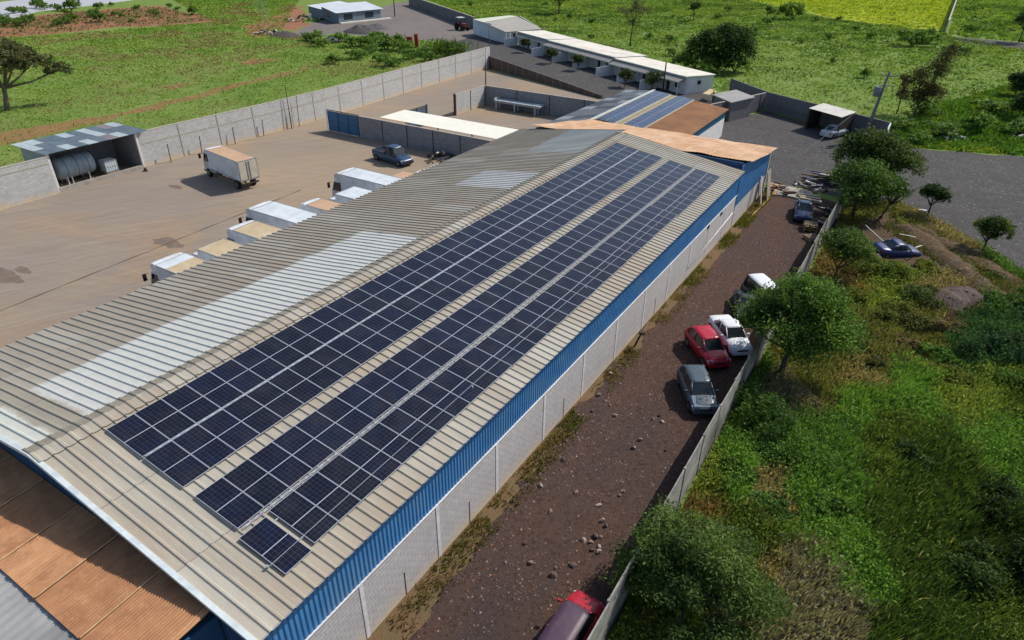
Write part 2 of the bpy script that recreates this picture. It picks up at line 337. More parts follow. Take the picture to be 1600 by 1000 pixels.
# ================================================================ WAREHOUSE
W2 = 10.53; ZR = 6.44; ZE = 4.96; YN, YF = -2.06, 45.6; SL = (ZR-ZE)/W2
def roof_mat():
    s = NT('ribbed_roof_sheet'); p = s.pos(); sep = s.n('ShaderNodeSeparateXYZ'); s.l(p, sep.inputs[0]); X, Y = sep.outputs[0], sep.outputs[1]
    mp = s.n('ShaderNodeMapping'); mp.inputs['Scale'].default_value = (.25, 1.6, 1); s.l(p, mp.inputs[0]); st = s.noise(mp.outputs[0], 1.6, 6, .7)
    base = s.mix(s.ramp(st, .35, .65), srgb(176,169,153), srgb(155,149,137))
    base = s.mix(s.math('MULTIPLY', s.ramp(s.noise(p, .16, 4, .6, .5), .45, .62), .6), base, srgb(160,144,124))
    base = s.mix(s.math('MULTIPLY', s.ramp(s.noise(p, 5, 5, .8), .55, .8), .5), base, srgb(196,190,176))
    # left slope is greyer
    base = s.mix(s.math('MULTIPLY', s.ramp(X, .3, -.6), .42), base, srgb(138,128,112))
    n1 = s.math('MULTIPLY', s.math('SUBTRACT', s.noise(p, .9, 5, .7), .5), .75)
    def band(a, lo, hi, f=.5):
        u = s.math('ADD', a, n1)
        return s.math('MULTIPLY', s.ramp(u, lo-f, lo+f), s.ramp(u, hi+f, hi-f))
    def patch(x0, x1, y0, y1, f=.5):
        return s.math('MULTIPLY', band(X, x0, x1, .14), band(Y, y0, y1, .12))
    wn = s.n('ShaderNodeTexWhiteNoise', noise_dimensions='2D'); cv = s.n('ShaderNodeCombineXYZ'); s.l(s.math('FLOOR', s.math('DIVIDE', Y, 1.215)), cv.inputs[0]); s.l(s.math('FLOOR', s.math('DIVIDE', X, 3.55)), cv.inputs[1]); s.l(cv.outputs[0], wn.inputs['Vector'])
    base = s.mix(s.math('MULTIPLY', s.ramp(wn.outputs['Value'], .45, 1), .3), base, srgb(150,136,116)); base = s.mix(s.math('MULTIPLY', s.ramp(wn.outputs['Value'], .3, 0), .3), base, srgb(196,192,180))
    fx_ = s.math('FRACT', s.math('DIVIDE', X, 3.55)); base = s.mix(s.math('MULTIPLY', s.math('LESS_THAN', fx_, .012), .55), base, srgb(96,88,76))
    ms = s.n('ShaderNodeMapping'); ms.inputs['Scale'].default_value = (.18, 3.4, 1); s.l(p, ms.inputs[0]); base = s.mix(s.math('MULTIPLY', s.ramp(s.noise(ms.outputs[0], 2.2, 5, .7), .58, .78), .4), base, srgb(150,116,86))
    # limewashed repair areas
    for args, k, c in (((-4.85, -.1, .1, 18.6), .85, srgb(200,201,195)), ((-5.2, -.1, 28.1, 32.1), .62, srgb(196,199,198)), ((-5.2, -.3, 37.9, 45.6), .62, srgb(176,184,184)), ((-9.5, -.2, -3.2, -1.05), .85, srgb(204,206,196))):
        base = s.mix(s.math('MULTIPLY', patch(*args), s.math('ADD', s.math('MULTIPLY', s.noise(p, 2.2, 5, .7), .7), k-.35, True)), base, c)
    cn = s.noise(p, 30, 3, .6); base = s.mix(s.math('MULTIPLY', s.ramp(cn, .5, .75), .25), base, srgb(120,108,92))
    return s.done(base, .62, .0, .35)
ROOF = roof_mat()
WFLASH = M('white_flashing', srgb(205,212,212), srgb(176,186,190), 2, .5, co='Position')
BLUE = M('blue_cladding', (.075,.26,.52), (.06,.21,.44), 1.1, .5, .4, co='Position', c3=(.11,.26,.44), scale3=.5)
BLUEDK = M('shaded_blue_cladding', (.03,.10,.22), (.025,.08,.17), 1.1, .55, .4, co='Position')  # darker copy of the blue: shade of the sunless gable put into the colour
WBLOCK = block_mat('whitewashed_block', srgb(206,200,197), srgb(146,142,142), .16, srgb(204,188,164), 1.0)
PIL = M('white_column', srgb(222,220,220), srgb(196,192,190), 3, .8, co='Position')
GBLOCK = block_mat('grey_block', srgb(204,202,198), srgb(150,146,142), .3, srgb(206,182,148), .9)
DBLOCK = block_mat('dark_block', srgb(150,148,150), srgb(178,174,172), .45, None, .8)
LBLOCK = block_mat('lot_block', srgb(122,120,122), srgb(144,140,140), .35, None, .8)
RUSTPOST = M('rusty_steel', srgb(92,56,40), srgb(70,48,40), 6, .85, co='Position')
DKSTEEL = M('dark_steel', srgb(58,56,56), srgb(78,70,64), 6, .6, co='Position')
wh = thing('warehouse', 'long low warehouse with a ribbed beige gable roof carrying four rows of solar panels', 'warehouse', (0, 20, 0))
def ribbed(name, y0, y1, xa, za, xb, zb, pitch, h, wb, wt, mat, parent, nseg=8, sag=.012):
    """sheet with ribs running from (xa,za) to (xb,zb), repeating along y"""
    ys = []; n = int((y1-y0)/pitch)
    y = y0
    for k in range(n+1):
        yb = y0+k*pitch
        for dy, dz in ((0, 0), (wb/2-wt/2, h), (wb/2+wt/2, h), (wb, 0)):
            if yb+dy <= y1: ys.append((yb+dy, dz))
    ys.append((y1, 0))
    V = []; F = []; m_ = len(ys); L = math.hypot(xb-xa, zb-za); nx, nz = -(zb-za)/L, (xb-xa)/L
    if nz < 0: nx, nz = -nx, -nz
    for i in range(nseg+1):
        t = i/nseg; x = xa+(xb-xa)*t; z = za+(zb-za)*t
        for (yy, dz) in ys:
            d = dz+sag*math.sin(yy*.9+i*2.1)*(0 < i < nseg)
            V.append((x+nx*d, yy, z+nz*d))
    for i in range(nseg):
        for j in range(m_-1):
            a = i*m_+j; q = (a, a+1, a+1+m_, a+m_)
            F.append(q if xb < xa else q[::-1])
    return MB().idx(V, F).build(name, mat, parent)
ribbed('roof_slope', YN, YF-.6, .12, ZR-.017, W2, ZE, .405, .05, .15, .06, ROOF, wh)
ribbed('roof_slope', YN, YF+.4, -.12, ZR-.017, -W2, ZE, .405, .05, .15, .06, ROOF, wh)
# ridge capping, its own folded strip with ribs
ribbed('ridge_cap', YN-.02, YF-.9, 0, ZR+.06, .62, ZR+.06-.62*SL, .405, .045, .17, .08, ROOF, wh, 2, 0)
ribbed('ridge_cap', YN-.02, YF-.7, 0, ZR+.06, -.45, ZR+.06-.45*SL, .405, .045, .17, .08, M('ridge_cap_grey', srgb(128,122,108), srgb(150,142,126), 1.5, .6, co='Position'), wh, 2, 0)
# gable flashing (near) and far
mb = MB()
for sg in (1, -1):
    a = (0, YN-.05, ZR+.075); b = (sg*(W2+.02), YN-.05, ZE+.055)
    mb.slab([a, b, (b[0], YN+.11, b[2]), (0, YN+.11, a[2])] if sg == 1 else [b, a, (0, YN+.11, a[2]), (b[0], YN+.11, b[2])], .025)
    mb.face([(0, YN-.052, ZR+.07), (b[0], YN-.052, b[2]), (b[0], YN-.052, b[2]-.09), (0, YN-.052, ZR-.06)])
mb.build('gable_flashing', WFLASH, wh)
# gable wall cladding near: vertical ribs
def clad(mb, a, b, z0, ztop, pitch=.2, d=.035):
    """vertical ribbed sheet from a to b in plan; ztop(t) callable; ribs stand out to the right of a->b"""
    a = Vector((*a, 0)); b = Vector((*b, 0)); L = (b-a).length; u = (b-a)/L; n = Vector((u.y, -u.x, 0))
    prof = []; t = 0
    while t < L:
        for dt, dn in ((0, 0), (pitch*.12, d), (pitch*.5, d), (pitch*.62, 0)):
            if t+dt <= L: prof.append((t+dt, dn))
        t += pitch
    prof.append((L, 0))
    for (t1, n1), (t2, n2) in zip(prof, prof[1:]):
        p = a+u*t1+n*n1; q = a+u*t2+n*n2
        mb.face([(p.x, p.y, z0), (q.x, q.y, z0), (q.x, q.y, ztop(t2/L)), (p.x, p.y, ztop(t1/L))])
    return mb
WX = W2-.38
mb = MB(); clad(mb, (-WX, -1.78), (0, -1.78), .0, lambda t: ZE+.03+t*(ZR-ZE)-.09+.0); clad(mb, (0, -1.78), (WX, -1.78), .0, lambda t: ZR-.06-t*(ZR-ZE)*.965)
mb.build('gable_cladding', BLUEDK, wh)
mb = MB(); clad(mb, (WX-.03, -1.75), (WX-.03, YF-.3), 2.8, lambda t: ZE+.05, .19, .035); mb.build('wall_cladding', BLUE, wh)
mb = MB(); clad(mb, (-WX, YF-.3), (-WX, -1.78), 2.8, lambda t: ZE+.05, .3, .035); mb.build('wall_cladding', BLUE, wh)
MB().wall((WX-.1, -1.7), (WX-.1, YF-.2), 0, 2.83, .2).build('block_wall', WBLOCK, wh)
MB().wall((-WX+.1, -1.7), (-WX+.1, YF-.2), 0, 2.83, .2).build('block_wall', WBLOCK, wh)
MB().wall((-WX+.2, YF-.3), (WX-.2, YF-.3), 0, ZE, .2).build('far_wall', WBLOCK, wh)
MB().box((WX+.022, 22, 2.84), (.07, 47.6, .03)).build('wall_coping', PIL, wh)
for k in range(-1, 11):
    y = 1.93+4.07*k
    if y < YF-.5: MB().box((WX+.006, y, 1.4), (.03, .17, 2.8)).build('column', PIL, wh)
for k in range(0, 11):
    y = 1.93+4.07*k+2.03
    if y < YF-.5 and k in (0, 1, 3, 6): MB().box((WX+.006, y, .62), (.016, .035, 1.2)).build('wall_crack_filler', DKSTEEL, wh)
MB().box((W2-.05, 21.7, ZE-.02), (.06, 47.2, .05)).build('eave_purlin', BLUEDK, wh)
for y in (38.2, 41.3): MB().box((WX+.02, y, 2.62), (.06, .4, .22)).build('wall_vent', M('black_hole', srgb(25,25,28), srgb(20,20,22)), wh)
tb = MB().tube([(WX+.08, 34.5, .9), (WX+.08, 44.8, 1.55)], .035, 6); tb.build('wall_pipe', PIL, wh, True)
# ================================================================ SOLAR PANELS
def panel_mat(name, base, line, ncx, ncy, L, Wd, lk=.3):
    s = NT(name); uv = s.co('UV'); sep = s.n('ShaderNodeSeparateXYZ'); s.l(uv, sep.inputs[0])
    def lines(v, n, wd):
        f = s.math('FRACT', s.math('MULTIPLY', v, n)); d = s.math('ABSOLUTE', s.math('SUBTRACT', f, .5)); return s.math('GREATER_THAN', d, .5-wd)
    g = s.math('MAXIMUM', lines(sep.outputs[0], ncx, .02), lines(sep.outputs[1], ncy, .018))
    mid = s.math('LESS_THAN', s.math('ABSOLUTE', s.math('SUBTRACT', sep.outputs[1], .5)), .008)
    oi = s.n('ShaderNodeObjectInfo'); rnd = s.ramp(oi.outputs['Random'], 0, 1)
    b = s.mix(rnd, mul(base, .85), (base[0]*1.35, base[1]*1.45, base[2]*1.9)); b = s.mix(s.ramp(s.noise(s.pos(), 1.3, 3), .4, .6), b, (base[0]*1.3, base[1]*.95, base[2]*1.1))
    c = s.mix(s.math('MULTIPLY', g, lk), b, line); c = s.mix(mid, c, srgb(168,172,182))
    ds = s.noise(s.pos(), .9, 5, .7)
    c = s.mix(s.math('MULTIPLY', s.ramp(ds, .45, .75), .05), c, srgb(150,140,125))
    return s.done(c, s.math('ADD', s.math('MULTIPLY', ds, .14), .12), 0, .32)
PANEL = panel_mat('solar_cells', (.0055,.0075,.0155), (.15,.165,.2), 6, 12, 1.98, 1.0, .42)
PFRAME = M('panel_aluminium', srgb(184,188,196), srgb(168,172,182), 3, .45, .5, .15)
PSIDE = M('panel_back', srgb(60,62,66))
PW, PL, PT = 1.007, 1.974, .035
def panel_mesh():
    mb = MB(); x, y, z = PW/2, PL/2, 0
    mb.face([(-x+.018, -y+.018, z), (x-.018, -y+.018, z), (x-.018, y-.018, z), (-x+.018, y-.018, z)], 0, [(0,0),(1,0),(1,1),(0,1)])
    mb.face([(-x,-y,z-PT+.004),(-x,y,z-PT+.004),(x,y,z-PT+.004),(x,-y,z-PT+.004)], 1)
    fr = MB(); wf = .013
    for (cx, cy, sx, sy) in ((0, -y+wf/2, 2*x, wf), (0, y-wf/2, 2*x, wf), (-x+wf/2, 0, wf, 2*y-2*wf), (x-wf/2, 0, wf, 2*y-2*wf)):
        fr.box((cx, cy, z-PT/2+.004), (sx, sy, PT))
    return mb, fr
pm, fm = panel_mesh()
proto = pm.build('solar_panel', [PANEL, PSIDE]); pfr = fm.build('frame', PFRAME); pfr.parent = proto
RA = math.atan(SL); SLEN = math.hypot(W2, ZR-ZE)
def ordn(n): return f"{n}{'th' if 10 <= n % 100 <= 20 else {1:'st',2:'nd',3:'rd'}.get(n % 10,'th')}"
first = [True]
def put_panel(s, y, label, group, off=.115, ra=RA, x0=0, zr=ZR, jit=0.0):
    global proto
    if first[0]: o = proto; first[0] = False
    else:
        o = proto.copy(); COL.objects.link(o); c = pfr.copy(); COL.objects.link(c); c.parent = o
    x = x0+s*math.cos(ra)+off*math.sin(ra); z = zr-s*math.sin(ra)+off*math.cos(ra)
    # local x -> world +Y (along the row), local y -> up the slope
    R = Matrix(((0, -math.cos(ra), math.sin(ra)), (1, 0, 0), (0, math.sin(ra), math.cos(ra)))).to_4x4()
    J = Matrix.Rotation(random.gauss(0, .0025), 4, 'X') @ Matrix.Rotation(random.gauss(0, .0025), 4, 'Y')
    R = R @ J; R.translation = Vector((x, y, z)); o.matrix_world = R
    tag(o, label, 'solar panel', group); return o
ROWS = [(0.811, 'row beside the roof ridge', 0), (2.86, 'second row below the ridge', 0), (5.412, 'third row below the ridge', 0), (7.584, 'lowest row along the eave', 1)]
PP = 1.02
rails = MB()
for ri, (s0, rn, k0) in enumerate(ROWS):
    for k in range(k0, 41):
        ds = 0
        if ri == 3: ds = (0, .0, .02, .05, .05, .03, .0, -.02, .04, .02)[(k//4) % 10]
        put_panel(s0+PL/2+.006+ds, (k+.5)*PP, f"dark solar panel, {ordn(k-k0+1)} from the near end in the {rn}", 'solar panels on the warehouse roof')
# the odd panel set back at the near end of the lowest row
o = put_panel(7.584+PL/2+.12, .30, 'single dark solar panel set askew nearest the camera, apart from the lowest row', 'solar panels on the warehouse roof')
# mounting rails, one pair under each row, ends showing
for ri, (s0, rn, k0) in enumerate(ROWS):
    t = thing('panel_rail', f"thin aluminium mounting rails under the {rn} of solar panels", 'rail', (s0, 20, 6))
    mb = MB()
    for ss in (s0+.42, s0+1.52):
        x = ss*math.cos(RA)+.066*math.sin(RA); z = ZR-ss*math.sin(RA)+.066
        mb.box((x, 20.93, z), (.04, 41.9, .035))
    if ri in (0, 2):    # clamp rail showing in the narrow gap between rows
        ss = s0+PL+(.04 if ri == 0 else .1); x = ss*math.cos(RA)+.08*math.sin(RA); z = ZR-ss*math.sin(RA)+.085
        mb.box((x-.022, 20.9, z), (.02, 41.6, .02)); mb.box((x+.032, 20.9, z), (.02, 41.6, .02))
        for k in range(int(41.6/.34)): mb.box((x+.005, .3+k*.34, z-.004), (.05, .12, .016))
    mb.build('rail', PFRAME, t)
# cable strung over the lowest row with its little end brackets
t = thing('safety_cable', 'thin pale cable strung lengthwise over the lowest row of solar panels', 'cable', (9, 5, 5))
def rp(s, y, h): return (s*math.cos(RA)+h*math.sin(RA), y, ZR-s*math.sin(RA)+h*math.cos(RA))
MB().tube([rp(9.15, -.35, .16), rp(9.05, 10, .2), rp(9.02, 20, .2), rp(9.05, 30, .2), rp(9.05, 41, .2)], .008, 5).build('cable', PFRAME, t)
for y in (-.35, 10, 20.2, 30, 41): MB().box(rp(9.1, y, .13), (.06, .05, .1)).build('bracket', PFRAME, t)
for k, (s_, y) in enumerate(((5.4, 1.2), (2.9, .0), (7.5, .9))):
    pass
# ================================================================ LEAN-TO ROOFS
def rust_mat(name, c1, c2, c3, sc=.8, axis=0):
    s = NT(name); p = s.pos(); mp = s.n('ShaderNodeMapping'); mp.inputs['Scale'].default_value = ((1.7, .7, 1) if axis == 0 else (.7, 1.7, 1)); s.l(p, mp.inputs[0])
    a = s.noise(mp.outputs[0], sc, 6, .7); b = s.noise(p, .5, 5, .6); d = s.noise(p, 9, 4, .7)
    col = s.mix(s.ramp(a, .35, .65), c1, c2); col = s.mix(s.math('MULTIPLY', s.ramp(b, .45, .65), .7), col, c3)
    col = s.mix(s.math('MULTIPLY', s.ramp(d, .62, .8), .5), col, srgb(206,190,160))
    col = s.mix(s.math('MULTIPLY', s.ramp(s.noise(p, 16, 2), .6, .75), .35), col, mul(c1, .4))
    return s.done(col, .8, 0, .2)
def rust_sheet_mat(name):
    s = NT(name); p = s.pos(); sep = s.n('ShaderNodeSeparateXYZ'); s.l(p, sep.inputs[0])
    wn = s.n('ShaderNodeTexWhiteNoise', noise_dimensions='1D'); s.l(s.math('FLOOR', s.math('DIVIDE', s.math('ADD', sep.outputs[0], .4), 2.2)), wn.inputs['W'])
    col = s.mix(wn.outputs['Value'], srgb(190,144,106), srgb(168,122,88))
    col = s.mix(s.math('MULTIPLY', s.ramp(s.noise(p, 1.1, 6, .7, .3), .42, .62), .75), col, srgb(150,106,76))
    col = s.mix(s.math('MULTIPLY', s.ramp(s.noise(p, 3.2, 6, .75), .52, .72), .6), col, srgb(196,156,116))
    mp = s.n('ShaderNodeMapping'); mp.inputs['Scale'].default_value = (10, .9, 1); s.l(p, mp.inputs[0])
    col = s.mix(s.math('MULTIPLY', s.ramp(s.noise(mp.outputs[0], 1.0, 3, .6), .55, .8), .4), col, srgb(120,84,62))
    col = s.mix(s.math('MULTIPLY', s.ramp(s.noise(p, 14, 3, .7), .66, .76), .65), col, srgb(216,198,166))
    return s.done(col, .85, 0, .15)
RUST1 = rust_sheet_mat('rusty_sheet')
RUST2 = rust_mat('orange_sheet', srgb(196,158,122), srgb(178,136,104), srgb(208,178,148))
RUST3 = rust_mat('brown_sheet', srgb(140,98,66), srgb(120,84,58), srgb(150,106,72), axis=1)
def corr(mb, A, B, Cc, D, pitch, h, mi=0, nseg=6, sag=.0, seed=0, nsub=4):
    """sinusoidal sheet: corrugations run A->D (and B->C), repeating from A to B"""
    A, B, Cc, D = map(Vector, (A, B, Cc, D)); n = max(2, int((B-A).length/pitch)); nn = (B-A).cross(D-A).normalized()
    if nn.z < 0: nn = -nn
    V = []; F = []; m_ = n*nsub+1
    for i in range(nseg+1):
        t = i/nseg
        for j in range(m_):
            u = j/(m_-1); p = (A*(1-u)+B*u)*(1-t)+(D*(1-u)+Cc*u)*t
            q = p+nn*(h*math.cos(2*PI*j/nsub)+sag*(float(vnoise(u*14, t*5, 1.0, seed))-.5))
            V.append(tuple(q))
    up = (B-A).cross(D-A).z > 0
    for i in range(nseg):
        for j in range(m_-1):
            a = i*m_+j; f = (a, a+1, a+1+m_, a+m_); F.append(f if up else f[::-1])
    return mb.idx(V, F, mi)
# near rusty lean-to against the gable
lt = thing('rusty_shed', 'low annex with a rusty corrugated roof against the near blue gable', 'shed', (0, -4, 0))
mb = MB()
xs = [-16, -13.2, -10.4, -7.6, -4.8, -2.6, -.4, 1.8, 4.0, 6.3, 8.62]
for k, (x0, x1) in enumerate(zip(xs, xs[1:])):
    corr(mb, (x0-.04, -1.86, 5.02+.012*(k % 2)), (x1+.04, -1.86, 5.02+.012*(k % 2)), (x1+.04, -4.42, 4.84+.012*(k % 2)), (x0-.04, -4.42, 4.84+.012*(k % 2)), .10, .019, sag=.05, seed=k)
mb.build('corrugated_roof', RUST1, lt)
LAPM = M('lap_rust', srgb(206,172,130), srgb(176,136,98), 3, co='Position')
for x in xs[1:-1]: MB().box((x, -3.14, 4.964), (.05, 2.5, .012), tilt=('X', .0703)).build('lap_strip', LAPM, lt)
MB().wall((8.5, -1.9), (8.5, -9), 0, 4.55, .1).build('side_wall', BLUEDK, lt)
mb = MB(); corr(mb, (-16, -4.36, 4.77), (8.4, -4.36, 4.77), (8.4, -9.5, 4.3), (-16, -9.5, 4.3), .33, .012, seed=9)
ga = mb.build('grey_roof', M('grey_fibre', srgb(164,163,160), srgb(146,145,143), .9, .85, co='Position', c3=srgb(132,131,129), bump=.2), lt)
# far orange lean-to behind the far gable
fo = thing('orange_annex', 'annex with a faded orange sheet roof behind the far end of the warehouse', 'shed', (0, 50, 0))
mb = MB(); corr(mb, (-9.3, 45.7, 5.62), (10.75, 46.2, 5.42), (10.75, 55.6, 4.25), (-7.8, 55.0, 4.35), .30, .012, sag=.16, seed=3, nseg=8)
mb.build('sheet_roof', RUST2, fo)
for k in range(9):
    u = (k+.7)/9.4; a = Vector((-9.3+20.05*u, 45.7+.5*u, 5.62-.2*u+.03)); b = Vector((-7.8+18.55*u, 55+.6*u, 4.35-.1*u+.03)); MB().tube([a.lerp(b, .04), a.lerp(b, .35)+Vector((0,0,.03)), a.lerp(b, .7)+Vector((0,0,.03)), a.lerp(b, .97)], .022, 5).build('lap_strip', M('pale_lap', srgb(232,214,190), srgb(214,190,160), 2, co='Position'), fo)
mb = MB(); clad(mb, (10.18, 45.3), (10.18, 55.3), 1.9, lambda t: 5.36-t*1.14, .22, .03); mb.build('side_cladding', BLUE, fo)
MB().wall((10.08, 45.4), (10.08, 55.3), 0, 1.9, .2).build('block_wall', WBLOCK, fo)
MB().wall((2.5, 45.85), (10.1, 45.85), 4.6, 5.36, .1).build('upstand', BLUEDK, fo)
MB().wall((-7.6, 54.8), (10.1, 55.2), 0, 4.2, .15).build('far_wall', GBLOCK, fo); MB().wall((-9.0, 46), (-7.6, 54.8), 0, 5.3, .15, z1b=4.2).build('side_wall', GBLOCK, fo)
MB().box((10.22, 55.25, 2.1), (.14, .14, 4.2)).build('corner_post', PIL, fo)
# far building with two panel strips and a brown slope
fb = thing('gabled_workshop', 'gabled workshop with a patched grey slope and a brown slope behind the orange roof', 'building', (-5, 65, 0))
RX, LX, EX = -8.2, -13.1, 1.45; RZ, EZ = 4.0, 3.15; Y0, Y1 = 56.2, 73.6
PATCH = [M('patch_grey', srgb(108,114,118), srgb(92,98,104), 1.2, .7, co='Position'), M('patch_dark', srgb(80,86,92), srgb(70,74,80), 1.2, .7, co='Position'), M('patch_light', srgb(150,156,158), srgb(134,140,142), 1.2, .7, co='Position')]
def patched(A, B, Cc, D, nu, nv, mats, pitch, parent, name, seed=1, w=(.5,.3,.2)):
    A, B, Cc, D = map(Vector, (A, B, Cc, D)); mb = MB(); r = random.Random(seed)
    for i in range(nu):
        for j in range(nv):
            f = lambda u, v: (A*(1-u)+B*u)*(1-v)+(D*(1-u)+Cc*u)*v
            k = r.choices(range(len(mats)), w)[0]; e = .01*((i+j) % 2)
            P = [f(i/nu, j/nv), f((i+1)/nu, j/nv), f((i+1)/nu, (j+1)/nv), f(i/nu, (j+1)/nv)]
            P = [p+Vector((0, 0, e)) for p in P]; corr(mb, *P, pitch, .012, k, nseg=1)
    return mb.build(name, mats, parent)
patched((LX, Y0-3, EZ), (LX+.3, Y1+2.2, EZ), (RX, Y1, RZ), (RX, Y0-2, RZ), 12, 3, PATCH, .3, fb, 'patched_roof_slope', 4, (.55,.3,.15))
def pt(s, y, h=0.0):   # point on the right slope, s from ridge
    x = RX+s; return (x, y, RZ-(RZ-EZ)*s/(EX-RX)+h)
mb = MB(); corr(mb, pt(0, Y0), pt(0, Y1), pt(EX-RX, Y1-.8), pt(EX-RX, Y0+.1), .3, .012, nseg=4, sag=.04); mb.build('brown_roof_slope', RUST3, fb)
MB().slab([(RX-.3, Y0-1, RZ+.03), (RX+.05, Y0-1, RZ+.08), (RX+.05, Y1+.3, RZ+.08), (RX-.3, Y1+.3, RZ+.03)], .03).build('ridge_cap', WFLASH, fb)
mb = MB(); clad(mb, (EX-.35, Y0), (EX-.35, Y1-.9), 2.2, lambda t: EZ, .25, .03); mb.build('side_cladding', M('teal_cladding', (.05,.20,.30), (.04,.16,.25), 1, .5, co='Position'), fb)
MB().wall((EX-.45, Y0), (EX-.45, Y1-.9), 0, 2.2, .2).build('side_wall', PIL, fb)
MB().wall((LX+.4, Y1+1.2), (RX, Y1-.3), 0, EZ-.05, .2).wall((RX, Y1-.3), (EX-.5, Y1-1), 0, EZ-.05, .2).build('end_wall', PIL, fb)
MB().wall((LX+.4, Y0-2), (LX+.4, Y1+1), 0, EZ-.1, .2).build('side_wall', GBLOCK, fb)
FPAN = panel_mat('far_solar_cells', (.014,.026,.06), (.2,.24,.34), 6, 12, 1.98, 1.0)
MB().box((RX+2.68, (Y0+Y1)/2-.2, RZ-(RZ-EZ)*2.68/(EX-RX)+.03), (.62, Y1-Y0-.6, .04)).build('gap_sheet', M('olive_sheet', srgb(150,140,112), srgb(132,124,100), 2, co='Position'), fb)
for s_ in (.12, 2.36, 3.0, 5.26): MB().box(((RX+s_), (Y0+Y1)/2-.2, RZ-(RZ-EZ)*s_/(EX-RX)+.05), (.1, Y1-Y0-.6, .05)).build('edge_strip', M('pale_strip', srgb(206,196,168), srgb(186,178,152), 2, co='Position'), fb)
far_proto = None
ra2 = math.atan((RZ-EZ)/(EX-RX))
for si, (s0, rn) in enumerate(((.25, 'strip beside the white ridge cap'), (3.15, 'strip beside the brown slope'))):
    for half in (0,):
        for k in range(16):
            o = put_panel(s0+1.03, Y0+.6+(k+.5)*1.03, f"small blue panel, {ordn(k+1)} from near end, {rn}", 'solar panels on the workshop roof', .09, ra2, RX, RZ)
            if far_proto is None:
                fm_ = proto.data.copy(); fm_.materials[0] = FPAN; far_proto = fm_
            o.data = far_proto
# ================================================================ WALLS AND SMALL BUILDINGS
TANCOP = M('worn_coping', srgb(188,178,160), srgb(160,154,146), 3, co='Position')
def block_wall(label, path, h, mat=GBLOCK, th=.16, post=None, posts_at=None, h_end=None, band=None, cat='wall', name='block_wall', copmat=None):
    t = thing(name, label, cat, (*path[0][:2], 0))
    mb = MB(); cp = MB(); bd = MB(); L = sum((Vector(b[:2])-Vector(a[:2])).length for a, b in zip(path, path[1:])); s0 = 0; cum = 0; h_end = h if h_end is None else h_end
    for a, b in zip(path, path[1:]):
        l = (Vector(b[:2])-Vector(a[:2])).length; za = h+(h_end-h)*s0/L; zb = h+(h_end-h)*(s0+l)/L; s0 += l
        mb.wall(a, b, 0, za, th, 0, zb); cp.wall(a, b, za+.001, za+.06, th+.03, 0, zb+.06) if h == h_end else None
        if band: bd.wall(a, b, band, band+.14, th+.03)
    mb.build('panel', mat, t)
    if cp.v: cp.build('coping', copmat or TANCOP, t)
    if bd.v: bd.build('tie_beam', TANCOP, t)
    if post:
        step, pm_, w_, rise = post; d = 0; k = 0
        for a, b in zip(path, path[1:]):
            A = Vector((*a[:2], 0)); B = Vector((*b[:2], 0)); l = (B-A).length; rz = math.atan2((B-A).y, (B-A).x)
            while d <= l:
                p = A+(B-A)*(d/l); hz = h+(h_end-h)*((cum+d)/L)
                MB().box((p.x, p.y, (hz+rise)/2), (w_, th+.07, hz+rise), rz).build('post', pm_, t); d += step; k += 1
            d -= l; cum += l
    return t
# ---- long boundary wall along the yard (two stretches either side of the lean-to)
lw = [(-43.4, -40), (-43.45, 19.55)]
block_wall('weathered grey block wall at the left edge of the photo, before the lean-to shelter', lw, 3.35, GBLOCK, .18, (7.6, PIL, .16, .02), band=2.75)
lw2 = [(-44.25, 28.2), (-43.75, 42), (-43.75, 53), (-44.9, 71), (-45.7, 93.2)]
bw = block_wall('long weathered grey block wall running from the lean-to shelter to the far poles', lw2, 3.4, GBLOCK, .18, (4.55, M('wall_column', srgb(176,174,170), srgb(156,154,150), 3), .11, .0), band=2.2)
for k, px in enumerate(((251,249),(312,239),(362,224),(409,212),(449,199))):
    p = G(*px); t = tag(MB().tube([(-43.35, p[1], 0), (-43.42+.1*(k % 2), p[1]+.1, 1.85)], .05, 6).build('steel_post', DKSTEEL), f"short dark steel post, {ordn(k+1)} from the lean-to, at the foot of the long block wall", 'post', 'steel posts along the long wall')
# ---- lean-to shelter
sh = thing('lean_to_shelter', 'open lean-to shelter with grey and white patched roof, set into the block wall', 'shelter', (-45.5, 24, 0))
ys0, ys1, xf, xb = 19.75, 28.0, -43.75, -48.3
SHP = [M('sheet_grey', srgb(104,118,126), srgb(88,100,108), 1.2, .6, co='Position'), M('sheet_pale', srgb(176,188,190), srgb(156,168,172), 1.2, .6, co='Position'), M('sheet_rose', srgb(140,128,132), srgb(120,112,116), 1.2, .6, co='Position')]
patched((xf+.35, ys0-.3, 3.58), (xf+.35, ys1+1.2, 3.58), (xb-.3, ys1+.7, 3.75), (xb-.3, ys0-.6, 3.75), 10, 3, SHP, .2, sh, 'roof', 21, (.56,.36,.08))
MB().wall((xb, ys0), (xb, ys1), 0, 3.62, .15).wall((xb, ys1), (xf, ys1), 0, 3.55, .15).build('back_wall', DBLOCK, sh)
MB().wall((xb, ys0), (xf, ys0), 0, 3.52, .15).build('side_wall', GBLOCK, sh)
MB().box((xf, (ys0+ys1)/2, .2), (.22, ys1-ys0, .4)).build('kerb', CONC, sh)
MB().box((xf, ys0, 1.78), (.2, .2, 3.5)).build('post', PIL, sh); MB().box((xf, ys1, 1.78), (.2, .2, 3.5)).build('post', PIL, sh)
MB().box((xf, (ys0+ys1)/2, 3.46), (.12, ys1-ys0-.22, .12)).build('beam', DKSTEEL, sh)
